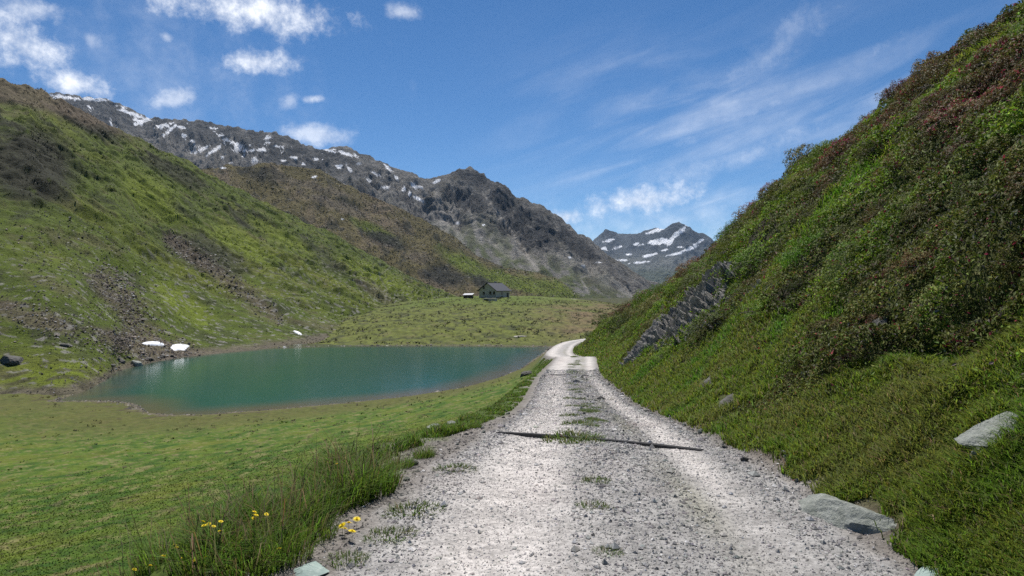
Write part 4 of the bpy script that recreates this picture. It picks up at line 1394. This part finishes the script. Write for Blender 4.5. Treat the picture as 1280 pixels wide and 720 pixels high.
def snow(px, py, rx, ry, seed, label, ang=0):
    outl = []
    n, mrad = 40, 7
    V = []
    for j in range(mrad + 1):
        for i in range(n):
            t = 2 * math.pi * i / n
            k = j / mrad
            w = 1 + 0.35 * float(pn(np.array([math.cos(t) * 1.3 + seed]), np.array([math.sin(t) * 1.3]), seed)[0]) + 0.15 * float(pn(np.array([math.cos(t) * 4]), np.array([math.sin(t) * 4 + seed]), seed)[0])
            u, v_ = math.cos(t) * rx * k * w, math.sin(t) * ry * k * w
            ca_, sa_ = math.cos(math.radians(ang)), math.sin(math.radians(ang))
            l, nr = hit(px + u * ca_ - v_ * sa_, py + u * sa_ + v_ * ca_, ('hillside', 'ground'))
            if l is None: return
            V.append(list(l + Vector((0, 0, 0.35 * (1 - k ** 3) + 0.02 - 0.12 * (j == mrad)))))
    V = np.array(V)
    F = []
    for j in range(mrad):
        for i in range(n):
            F.append([j * n + i, j * n + (i + 1) % n, (j + 1) * n + (i + 1) % n, (j + 1) * n + i])
    c0 = V.mean(0)
    o = link('snow_patch', mesh_np('snow_patch', V - c0, np.array(F), M_SNOW, True), None, c0)
    tag(o, label, 'snow patch')


snow(224, 434.5, 13, 4, 3, 'bright rounded snow patch just above the lake, larger of the pair')
snow(193, 430, 15, 2.4, 5, 'thin flat strip of snow beside the rounded snow patch', 4)
snow(372, 416.5, 6, 1.3, 8, 'tiny streak of snow at the foot of the hillside near the knoll', 25)


# ------------------------------------------------------------------ water bars across the road
M_BAR = mat_plain('dark_steel', (0.035, 0.032, 0.030), 0.6, 0.4)


def box(bmv, x0, x1, y0, y1, z0, z1):
    o = sum(len(v) for v, f in bmv)
    V = np.array([[x0, y0, z0], [x1, y0, z0], [x1, y1, z0], [x0, y1, z0], [x0, y0, z1], [x1, y0, z1], [x1, y1, z1], [x0, y1, z1]], float)
    F = np.array([[0, 3, 2, 1], [4, 5, 6, 7], [0, 1, 5, 4], [1, 2, 6, 5], [2, 3, 7, 6], [3, 0, 4, 7]])
    bmv.append((V, F + o))


def water_bar(p0, p1, label):
    l0, _ = hit(*p0, ('ground',))
    l1, _ = hit(*p1, ('ground',))
    n = 24
    root = empty('water_bar', (l0 + l1) / 2)
    d = (l1 - l0); d.z = 0; d.normalize()
    nr = Vector((-d.y, d.x, 0))
    for name, off, w, zt in (('steel_rail', -0.028, 0.009, 0.012), ('steel_rail', 0.028, 0.009, 0.010), ('channel_bed', 0.0, 0.018, -0.004)):
        V, F = [], []
        for i in range(n):
            p = l0.lerp(l1, i / (n - 1))
            zs = p.z + 0.006 + 0.028 * (1 - (2 * i / (n - 1) - 1) ** 2)
            for (a, b_) in ((-w, -0.16), (-w, zt), (w, zt), (w, -0.16)):
                q = p + nr * (off + a)
                V.append([q.x - root.location.x, q.y - root.location.y, zs + b_ - root.location.z])
        for i in range(n - 1):
            for j in range(3):
                F.append([i * 4 + j, i * 4 + j + 1, i * 4 + 4 + j + 1, i * 4 + 4 + j])
        F.append([0, 3, 2, 1]); F.append([4 * n - 4, 4 * n - 3, 4 * n - 2, 4 * n - 1])
        link(name, mesh_np(name, np.array(V), np.array(F), M_BAR), root)
    tag(root, label, 'water bar')


water_bar((622, 541), (878, 563.5), 'dark steel water bar crossing the gravel road, nearer of the two')
water_bar((681, 468.5), (752, 470.5), 'thin dark water bar crossing the road just before the bend')


# ------------------------------------------------------------------ grass tussocks and flowers
def tussock_mesh(name, seed, n=420, r=0.2, h=0.32, dead=0.1, col=(0.100, 0.170, 0.020), w=0.0035):
    global RNG
    old, RNG = RNG, np.random.default_rng(seed)
    a, q = RNG.random(n) * 6.283, np.sqrt(RNG.random(n)) * r
    P = np.stack([np.cos(a) * q, np.sin(a) * q, np.full(n, -0.02)], -1)
    hh = h * (0.45 + 0.75 * RNG.random(n)) * (1.1 - 0.5 * (q / r))
    c = jit(col, n, 0.25)
    k = RNG.random(n) < dead
    c[k] = jit((0.16, 0.13, 0.06), k.sum(), 0.2)
    if h > 0.2:      # a few seed stalks stand above the leaves
        hh[:16] = h * (1.3 + 0.5 * RNG.random(16))
        c[:16] = jit((0.15, 0.12, 0.06), 16, 0.2)
    b = a + RNG.normal(0, 0.5, n)
    V, F, C = blades(P, hh, np.full(n, w), c, 0.95, dirs=b)
    RNG = old
    return mesh_np(name, V, F, M_GRASS, True, C)


TALL = [tussock_mesh('tussock', 800 + i, 520, 0.24, 0.36) for i in range(4)]
LOW = [tussock_mesh('low_tuft', 820 + i, 300, 0.13, 0.075, 0.12, (0.075, 0.115, 0.022), 0.003) for i in range(3)]
TUS = [(452, 618, 1.15), (425, 628, 1.1), (398, 640, 1.0), (470, 608, 0.9), (372, 652, 1.0), (345, 668, 1.0), (318, 682, 0.95), (290, 696, 0.95), (262, 712, 0.9), (350, 700, 0.8), (310, 715, 0.8), (440, 600, 0.95), (410, 610, 0.9), (500, 585, 0.6), (530, 572, 0.5), (385, 672, 0.8),
       (595, 535, 0.4), (622, 510, 0.45), (650, 482, 0.5), (675, 460, 0.6)]
for k, (px, py, sc_) in enumerate(TUS):
    loc, nr = hit(px, py, ('ground',))
    o = link('grass_tussock', TALL[k % 4], None, loc)
    o.scale = (sc_, sc_, sc_ * random.uniform(0.9, 1.15))
    o.rotation_euler = (0, 0, random.random() * 6.28)
    tag(o, 'tall dark green grass tussock on the left road verge', 'grass tuft', 'tall tussocks along the left verge')
for k, (x, y, sc_) in enumerate([(-2.3, 4.6, 0.9), (-2.65, 4.9, 1.0), (-2.1, 4.9, 0.9), (-3.0, 5.0, 1.0), (-2.5, 5.3, 0.9), (-3.2, 5.6, 1.0), (-2.0, 4.55, 0.8), (-3.45, 5.3, 0.9)]):
    o = link('grass_tussock', TALL[k % 4], None, (x, y, float(terrain(np.array([x]), np.array([y]))[0])))
    o.scale = (sc_, sc_, sc_)
    o.rotation_euler = (0, 0, k * 1.3)
    tag(o, 'tall dark green grass tussock on the left road verge', 'grass tuft', 'tall tussocks along the left verge')
for k in range(46):
    y = 10.8 * (60 / 10.8) ** random.random()
    x = float(road_x(np.array(y))) + 0.08 + random.gauss(0, 0.13)
    sc_ = random.uniform(0.5, 1.3) * (1 + y * 0.012)
    o = link('grass_tuft', LOW[k % 3], None, (x, y, float(terrain(np.array([x]), np.array([y]))[0])))
    o.scale = (sc_ * 1.2, sc_ * 1.8, sc_ * 0.8)
    o.rotation_euler = (0, 0, random.uniform(-0.5, 0.5))
    tag(o, 'low grass tuft growing along the middle of the gravel road', 'grass tuft', 'tufts along the middle of the road')
TUF = [(716, 548, 1.7, 'large flat green tuft in the middle of the road at the water bar'), (728, 553, 1.2, 'grass tuft just right of the large flat one in mid road'), (745, 601, 0.55, 'small grass tuft alone in the road middle'), (742, 634, 0.6, 'brownish green small tuft low in the road middle'),
       (568, 588, 0.9, 'flat grass tuft on the left gravel shoulder above another'), (518, 640, 0.95, 'spreading grass tuft on the left gravel shoulder'), (489, 670, 0.75, 'grass tuft on gravel right of the yellow flowers'), (432, 701, 0.6, 'small round grass tuft near the flat slate slab'),
       (722, 530, 1.1, None), (714, 520, 1.0, None), (716, 508, 0.9, None), (712, 498, 0.9, None), (718, 488, 1.1, None), (714, 480, 1.1, None), (716, 465, 1.6, None), (718, 456, 1.9, None), (760, 690, 0.4, None)]
for k, (px, py, sc_, lab) in enumerate(TUF):
    loc, nr = hit(px, py, ('ground',))
    o = link('grass_tuft', LOW[k % 3], None, loc)
    o.scale = (sc_ * 1.9, sc_ * 1.9, sc_ * 1.25)
    o.rotation_euler = (0, 0, random.random() * 6.28)
    tag(o, lab or 'low grass tuft growing along the middle of the gravel road', 'grass tuft', None if lab else 'tufts along the middle of the road')


def flower_meshes():
    stem = []
    V, F = tube([(0, 0, -0.02), (0.005, 0, 0.5), (0.0, 0.01, 1.0)], 0.03, 0.02)
    ms = mesh_np('flower_stem', V, F, mat_plain('flower_stem', (0.06, 0.11, 0.02)), True)
    P, N = [], []
    rs = np.random.default_rng(5)
    for ring, (k, rad, tl) in enumerate([(14, 0.75, 0.25), (12, 0.5, 0.5), (8, 0.25, 0.9)]):
        for i in range(k):
            t = 2 * np.pi * (i + 0.5 * ring) / k
            P.append((rad, t, tl))
    Vs, Fs, Cs, o = [], [], [], 0
    for rad, t, tl in P:
        d = np.array([math.cos(t), math.sin(t), 0]); sd_ = np.array([-math.sin(t), math.cos(t), 0])
        p0 = d * 0.05; p1 = d * rad * 0.6 + np.array([0, 0, tl * 0.35]); p2 = d * rad * 1.25 + np.array([0, 0, tl * 0.45])
        w = 0.16
        Vs += [p0 - sd_ * 0.05, p0 + sd_ * 0.05, p1 + sd_ * w, p2, p1 - sd_ * w]
        Fs += [[o, o + 1, o + 2], [o, o + 2, o + 4], [o + 4, o + 2, o + 3]]
        c = np.array([0.88, 0.70, 0.015]) * (0.85 + 0.3 * rs.random())
        Cs += [c * 0.8, c * 0.8, c, c, c]
        o += 5
    mh = mesh_np('flower_head', np.array(Vs), np.array(Fs), M_PETAL, False, np.array(Cs))
    return ms, mh


FS, FH = flower_meshes()
FL = [(428, 660, 0.03, 'a'), (436, 657, 0.03, 'a'), (446, 652, 0.028, 'a'), (440, 667, 0.028, 'a'), (431, 664, 0.024, 'a'), (255, 657, 0.016, 'b'), (261, 655, 0.016, 'b'), (267, 658, 0.014, 'b'), (276, 652, 0.015, 'b'), (254, 652, 0.014, 'b'),
      (318, 640, 0.015, 'c'), (320, 644, 0.016, 'c'), (317, 648, 0.014, 'c'), (333, 643, 0.016, 'c'), (220, 705, 0.018, 'd'), (226, 702, 0.018, 'd'), (218, 710, 0.016, 'd'), (168, 712, 0.015, 'd'), (188, 714, 0.014, 'd'), (256, 697, 0.014, 'd'), (261, 695, 0.014, 'd'),
      (236, 690, 0.015, 'd'), (204, 698, 0.015, 'd'), (243, 708, 0.014, 'd'), (275, 664, 0.014, 'b'), (300, 676, 0.015, 'b'), (421, 580, 0.016, 'e'), (405, 615, 0.014, 'e'), (349, 686, 0.016, 'f')]
FLAB = {'a': ('yellow dandelion flower in the cluster at the gravel edge', 'dandelions at the gravel edge'), 'b': ('small yellow flower in the meadow left of the tussocks', 'yellow flowers left of the tussocks'),
        'c': ('small yellow flower at the tip of the verge tussocks', 'yellow flowers over the tussock tips'), 'd': ('small yellow flower in the lower left corner meadow', 'yellow flowers in the near left corner'), 'e': ('small yellow flower among the tall dark tussock', 'yellow flowers in the tall tussock'), 'f': ('single yellow flower low in the tussocks', None)}
for k, (px, py, r, g) in enumerate(FL):
    if g == 'a':
        loc, nr = hit(px, py, ('ground',))
        f = loc + (Vector((0, 0, CAMZ)) - loc).normalized() * 0.16
    else:
        f = Vector(W(px, py, 4.15 + 0.3 * random.random() + (1.3 if px > 380 else 0)))
    zf = float(terrain(np.array([f.x]), np.array([f.y]))[0])
    root = empty('yellow_flower', (f.x, f.y, zf))
    hh = min(max(f.z - zf, 0.06), 0.6)
    st = link('stem', FS, root); st.scale = (0.06, 0.06, hh)
    hd = link('flower_head', FH, root, (0, 0, hh)); r *= 1.25
    hd.scale = (r, r, r * 0.9)
    hd.rotation_euler = (random.uniform(-.1, .6), random.uniform(-.4, .4), random.random() * 6)
    tag(root, FLAB[g][0], 'flower', FLAB[g][1])


tick('the stone hut')
# ------------------------------------------------------------------ the stone hut
def poly_mesh(name, V, F, mat, parent, loc=None):
    me = bpy.data.meshes.new(name)
    me.from_pydata([tuple(v) for v in V], [], F)
    me.update()
    me.materials.append(mat)
    return link(name, me, parent, loc)


def boxo(name, x0, x1, y0, y1, z0, z1, mat, parent):
    bm = []
    box(bm, x0, x1, y0, y1, z0, z1)
    return poly_mesh(name, bm[0][0], [list(map(int, f)) for f in bm[0][1]], mat, parent)


M_WALL = mat_rock('rubble_masonry', (0.52, 0.45, 0.36), (0.40, 0.345, 0.27), (0.60, 0.53, 0.44), 1.6, 0.6, 0.1)
M_ROOF = mat_plain('slate_roof', (0.055, 0.056, 0.064), 0.6, 0.4, 0.3, 3)
M_WOOD = mat_plain('dark_wood', (0.06, 0.045, 0.03), 0.8)
M_GLASS = mat_plain('window_glass', (0.015, 0.017, 0.02), 0.15, 0.5)
M_TRIM = mat_plain('stone_trim', (0.36, 0.34, 0.30), 0.9)
loc, nr = hit(614.5, 372.5, ('ground',))
HD = loc.y if loc is not None and loc.y > 250 else 325
base = Vector(W(620.3, 372.0, HD))
zb = float(terrain(np.array([base.x]), np.array([base.y]))[0])
k = HD / 853.33
house = empty('stone_hut', (base.x, base.y, zb - 0.3), math.radians(-30))
# local axes: x runs along the long side (away to the right), y along the gable; front corner at the origin
Wd, Ln, He, Ha = 25.5 * k, 33 * k, 9.6 * k + 0.3, 18.6 * k + 0.3
ax = -0.45
# gable stands on the local plane y = 0, from x = -Wd to 0; the long side runs from (0,0) along +y
Vw = [(-Wd, 0, -1.5), (0, 0, -1.5), (0, Ln, -1.5), (-Wd, Ln, -1.5), (-Wd, 0, He), (0, 0, He), (0, Ln, He), (-Wd, Ln, He), (-Wd / 2, 0, Ha), (-Wd / 2, Ln, Ha)]
Fw = [[0, 1, 5, 8, 4], [1, 2, 6, 5], [2, 3, 7, 9, 6], [3, 0, 4, 7], [4, 8, 9, 7], [8, 5, 6, 9]]
poly_mesh('wall', Vw, Fw, M_WALL, house)
ov, th = 0.7, 0.28
sl = (Ha - He) / (Wd / 2)
roof = []
for sgn in (-1, 1):
    xe = -Wd / 2 + sgn * (Wd / 2 + ov)
    ze = He - sl * ov
    y0, y1 = -ov, Ln + ov
    xr_ = -Wd / 2
    Vr = [(xr_, y0, Ha + 0.05), (xe, y0, ze + 0.05), (xe, y1, ze + 0.05), (xr_, y1, Ha + 0.05), (xr_, y0, Ha + th), (xe, y0, ze + th), (xe, y1, ze + th), (xr_, y1, Ha + th)]
    Fr = [[0, 1, 2, 3], [4, 7, 6, 5], [0, 4, 5, 1], [1, 5, 6, 2], [2, 6, 7, 3], [3, 7, 4, 0]]
    roof.append((np.array(Vr), np.array(Fr), np.ones((8, 3))))
Vr, Fr, _ = join(roof)
rf = poly_mesh('roof', Vr, [list(map(int, f)) for f in Fr], M_ROOF, house)
boxo('ridge_cap', -Wd / 2 - 0.15, -Wd / 2 + 0.15, -ov, Ln + ov, Ha + th - 0.05, Ha + th + 0.08, M_ROOF, rf)
boxo('chimney', -Wd / 2 - 0.9, -Wd / 2 - 0.2, Ln * 0.62, Ln * 0.62 + 0.7, Ha - 0.2, Ha + 0.85, M_WALL, rf)
boxo('foundation', -Wd - 0.12, 0.12, -0.12, Ln + 0.12, -1.6, 0.45, M_WALL, house)
for (u, z0, w, h_) in [(-0.72, 0.62, 0.9, 1.15), (-0.72, 0.26, 0.9, 1.15), (-0.34, 0.28, 1.1, 1.3), (-0.13, 0.28, 1.0, 1.25)]:
    x, z = u * Wd, z0 * Ha
    fr = boxo('window', x - w / 2, x + w / 2, -0.06, 0.05, z, z + h_, M_WOOD, house)
    boxo('pane', x - w / 2 + 0.1, x + w / 2 - 0.1, -0.09, -0.05, z + 0.1, z + h_ - 0.1, M_GLASS, fr)
    boxo('sill', x - w / 2 - 0.1, x + w / 2 + 0.1, -0.2, 0.02, z - 0.12, z - 0.003, M_TRIM, fr)
for (v_, z0, w, h_) in [(0.42, 0.28, 1.6, 1.4)]:
    y, z = v_ * Ln, z0 * Ha
    fr = boxo('window', -0.05, 0.06, y - w / 2, y + w / 2, z, z + h_, M_WOOD, house)
    boxo('pane', 0.05, 0.09, y - w / 2 + 0.1, y + w / 2 - 0.1, z + 0.1, z + h_ - 0.1, M_GLASS, fr)
    boxo('sill', -0.02, 0.2, y - w / 2 - 0.1, y + w / 2 + 0.1, z - 0.12, z - 0.003, M_TRIM, fr)
dr = boxo('door', -0.05, 0.07, Ln * 0.78, Ln * 0.78 + 1.5, 0.35, 2.45, M_WOOD, house)
boxo('handle', 0.07, 0.13, Ln * 0.78 + 0.12, Ln * 0.78 + 0.24, 1.3, 1.36, M_TRIM, dr)
tag(house, 'grey stone alpine hut with a dark slate gable roof on the green knoll', 'hut')

# low shed to its left
sp = Vector(W(584.5, 371.0, HD * 1.03))
zs = float(terrain(np.array([sp.x]), np.array([sp.y]))[0])
zs = max(zs, sp.z - 1.0)
shed = empty('shed', (sp.x, sp.y, zs), math.radians(-12))
boxo('wall', -1.9, 1.9, 0, 2.6, -1.2, 1.35, M_WOOD, shed)
boxo('door', -0.4, 0.5, -0.06, 0.05, -0.1, 1.15, mat_plain('grey_door', (0.10, 0.085, 0.07)), shed)
poly_mesh('roof', [(-2.2, -0.4, 1.40), (2.2, -0.4, 1.5), (2.2, 3.0, 2.15), (-2.2, 3.0, 2.05), (-2.2, -0.4, 1.5), (2.2, -0.4, 1.6), (2.2, 3.0, 2.25), (-2.2, 3.0, 2.15)], [[0, 1, 2, 3][::-1], [4, 5, 6, 7], [0, 4, 5, 1][::-1], [1, 5, 6, 2][::-1], [2, 6, 7, 3][::-1], [3, 7, 4, 0][::-1]],
          mat_plain('metal_roof', (0.38, 0.39, 0.41), 0.5, 0.4, 0.1), shed)
tag(shed, 'low dark shed with a pale metal roof left of the hut', 'shed')
# stone cellar in the slope below the hut
cp, _ = hit(611.5, 376.5, ('ground',))
cel = empty('stone_cellar', cp, math.radians(-25))
boxo('wall', -2.4, 2.2, 0, 2.5, -1.5, 0.95, M_WALL, cel)
boxo('door', -2.1, -0.4, -0.06, 0.05, -0.8, 0.75, M_GLASS, cel)  # near-black panel paints the darkness of an open doorway
boxo('roof', -2.5, 2.3, -0.15, 2.7, 0.953, 1.1, M_TRIM, cel)
tag(cel, 'small half buried stone cellar with a dark doorway below the hut', 'cellar')

# ------------------------------------------------------------------ air
HAZE_D = 2.2e-5
hz, nt, out = new_mat('haze')
pv = nt.new('ShaderNodeVolumePrincipled')
pv.inputs['Color'].default_value = (0.48, 0.70, 1.0, 1)
pv.inputs['Density'].default_value = HAZE_D
pv.inputs['Anisotropy'].default_value = 0.2
nt.l.new(pv.outputs[0], out.inputs['Volume'])
zmin = -420.0
bm = []
box(bm, -5200, 3200, -60, 7600, zmin, 1050)
hzo = poly_mesh('haze', bm[0][0], [list(map(int, f)) for f in bm[0][1]], hz, None)
tag(hzo, 'thin blue mountain air filling the valley', 'haze', kind='stuff')

# ------------------------------------------------------------------ sky
SUN_EL, SUN_AZ = math.radians(60), math.radians(-8)      # azimuth from straight ahead toward the right
w = bpy.data.worlds.new('World')
SC.world = w
w.use_nodes = True
w.node_tree.nodes.clear()
nt = NT(w.node_tree)
out = nt.new('ShaderNodeOutputWorld')
bg = nt.new('ShaderNodeBackground')
sky = nt.new('ShaderNodeTexSky', sky_type='NISHITA')
sky.sun_disc = False
sky.sun_elevation = SUN_EL
sky.sun_rotation = SUN_AZ
sky.altitude = 2600
sky.air_density = 0.95
sky.dust_density = 0.0
sky.ozone_density = 4.0
co = nt.new('ShaderNodeTexCoord').outputs['Generated']
sx = nt.new('ShaderNodeSeparateXYZ')
nt.l.new(co, sx.inputs[0])
az = nt.math('ARCTAN2', sx.outputs[0], sx.outputs[1])
el = nt.math('ARCSINE', sx.outputs[2])
cv = nt.new('ShaderNodeCombineXYZ')
nt.l.new(az, cv.inputs[0]); nt.l.new(el, cv.inputs[1])
n_big = nt.noise(cv.outputs[0], 9, 7, 0.6)
n_fine = nt.noise(cv.outputs[0], 30, 9, 0.68)
nz = nt.math('ADD', nt.math('MULTIPLY', nt.math('SUBTRACT', n_big, 0.5), 2.6), nt.math('MULTIPLY', nt.math('SUBTRACT', n_fine, 0.5), 2.4))


def cloud(px, py, rx, ry, ang=0, gain=1.0, soft=1.2):
    d = Vector(((px - 640) / F0, 1, -(py - 360) / F0)).normalized()
    a0, e0 = math.atan2(d.x, d.y), math.asin(d.z)
    k = math.cos(a0) ** 2
    ra, re = rx / F0 * k / 1.0, ry / F0 * math.cos(a0)
    da = nt.math('SUBTRACT', az, a0); de = nt.math('SUBTRACT', el, e0)
    t = math.radians(ang)
    u = nt.math('ADD', nt.math('MULTIPLY', da, math.cos(t) / ra), nt.math('MULTIPLY', de, math.sin(t) / ra))
    v = nt.math('ADD', nt.math('MULTIPLY', da, -math.sin(t) / re), nt.math('MULTIPLY', de, math.cos(t) / re))
    r = nt.math('SQRT', nt.math('ADD', nt.math('MULTIPLY', u, u), nt.math('MULTIPLY', v, v)))
    val = nt.math('ADD', nt.math('SUBTRACT', 1.05, r), nt.math('MULTIPLY', nz, 0.75))
    return nt.math('MULTIPLY', nt.ramp(val, 0.0, soft), gain)


CL = [(30, 58, 95, 42, -22, 0.95), (98, 104, 75, 22, -12, 0.95), (40, 12, 60, 22, 0, 0.6), (222, 122, 42, 14, 20, 0.55), (325, 16, 120, 30, 0, 1.0), (325, 77, 64, 19, 3, 0.95), (390, 124, 17, 6, 10, 0.6), (392, 168, 55, 15, 0, 0.55), (505, 15, 26, 11, 0, 0.45),
      (800, 251, 95, 24, 4, 0.9), (707, 271, 28, 13, 0, 0.85), (208, 46, 12, 8, 0, 0.45), (360, 128, 20, 12, 30, 0.35), (115, 50, 20, 14, 0, 0.3)]
tot = None
for c_ in CL:
    v = cloud(*c_)
    tot = v if tot is None else nt.math('MAXIMUM', tot, v)
# thin streaks high on the right
t = math.radians(17)
ru = nt.math('ADD', nt.math('MULTIPLY', az, math.cos(t)), nt.math('MULTIPLY', el, math.sin(t)))
rv = nt.math('ADD', nt.math('MULTIPLY', az, -math.sin(t)), nt.math('MULTIPLY', el, math.cos(t)))
sv = nt.new('ShaderNodeCombineXYZ')
nt.l.new(nt.math('MULTIPLY', ru, 2.2), sv.inputs[0]); nt.l.new(nt.math('MULTIPLY', rv, 13.0), sv.inputs[1])
ci = nt.ramp(nt.noise(sv.outputs[0], 1.7, 6, 0.55, 0.6), 0.36, 0.86)
reg = nt.math('MULTIPLY', nt.ramp(az, -0.12, 0.25), nt.math('MULTIPLY', nt.ramp(el, -0.05, 0.08), nt.ramp(el, 0.42, 0.20)))
cir = nt.math('MULTIPLY', nt.math('MULTIPLY', ci, reg), 0.42)
cir = nt.math('MAXIMUM', cir, cloud(985, 120, 210, 11, 20, 0.30, 1.6))
cir = nt.math('MAXIMUM', cir, cloud(930, 195, 230, 24, 14, 0.30, 1.6))
cir = nt.math('MAXIMUM', cir, cloud(960, 70, 120, 30, 30, 0.22, 1.6))
cir = nt.math('MAXIMUM', cir, cloud(830, 280, 200, 60, 0, 0.32, 1.6))
cir = nt.math('MAXIMUM', cir, cloud(180, 90, 300, 120, 0, 0.16, 1.6))
tot = nt.math('MAXIMUM', tot, cir)
shade = nt.mix(nt.ramp(n_fine, 0.35, 0.7), (8.2, 8.8, 10.0), (12.6, 12.8, 13.2))
hsv = nt.new('ShaderNodeHueSaturation')
hsv.inputs['Saturation'].default_value = 1.2
nt.l.new(sky.outputs[0], hsv.inputs['Color'])
fin = nt.mix(tot, hsv.outputs[0], shade)
nt.l.new(fin, bg.inputs[0])
bg.inputs[1].default_value = 0.075
nt.l.new(bg.outputs[0], out.inputs[0])

# ------------------------------------------------------------------ sun, camera, render settings
sl_ = bpy.data.lights.new('sun', 'SUN')
sl_.energy = 5.0
sl_.angle = math.radians(0.53)
sl_.color = (1.0, 0.955, 0.89)
so = bpy.data.objects.new('sun', sl_)
COL.objects.link(so)
sd_ = Vector((math.sin(SUN_AZ) * math.cos(SUN_EL), math.cos(SUN_AZ) * math.cos(SUN_EL), math.sin(SUN_EL)))
so.rotation_euler = (-sd_).to_track_quat('-Z', 'Y').to_euler()
so.location = (0, 0, 60)

cam = bpy.data.cameras.new('camera')
cam.lens = 24.0
cam.sensor_width = 36.0
cam.clip_start = 0.1
cam.clip_end = 30000
cob = bpy.data.objects.new('camera', cam)
COL.objects.link(cob)
cob.location = (0, 0, CAMZ)
cob.rotation_euler = (math.radians(90), 0, 0)
SC.camera = cob

SC.view_settings.view_transform = 'Standard'
SC.view_settings.look = 'None'
SC.view_settings.exposure = 0.40
SC.view_settings.gamma = 1.0
SC.view_settings.use_curve_mapping = False
SC.render.engine = 'CYCLES'
SC.cycles.max_bounces = 6
SC.cycles.diffuse_bounces = 3
SC.cycles.glossy_bounces = 3
SC.cycles.transmission_bounces = 3
SC.cycles.volume_bounces = 0
SC.cycles.transparent_max_bounces = 6
SC.cycles.use_denoising = False
SC.cycles.use_adaptive_sampling = True
SC.cycles.adaptive_threshold = 0.004
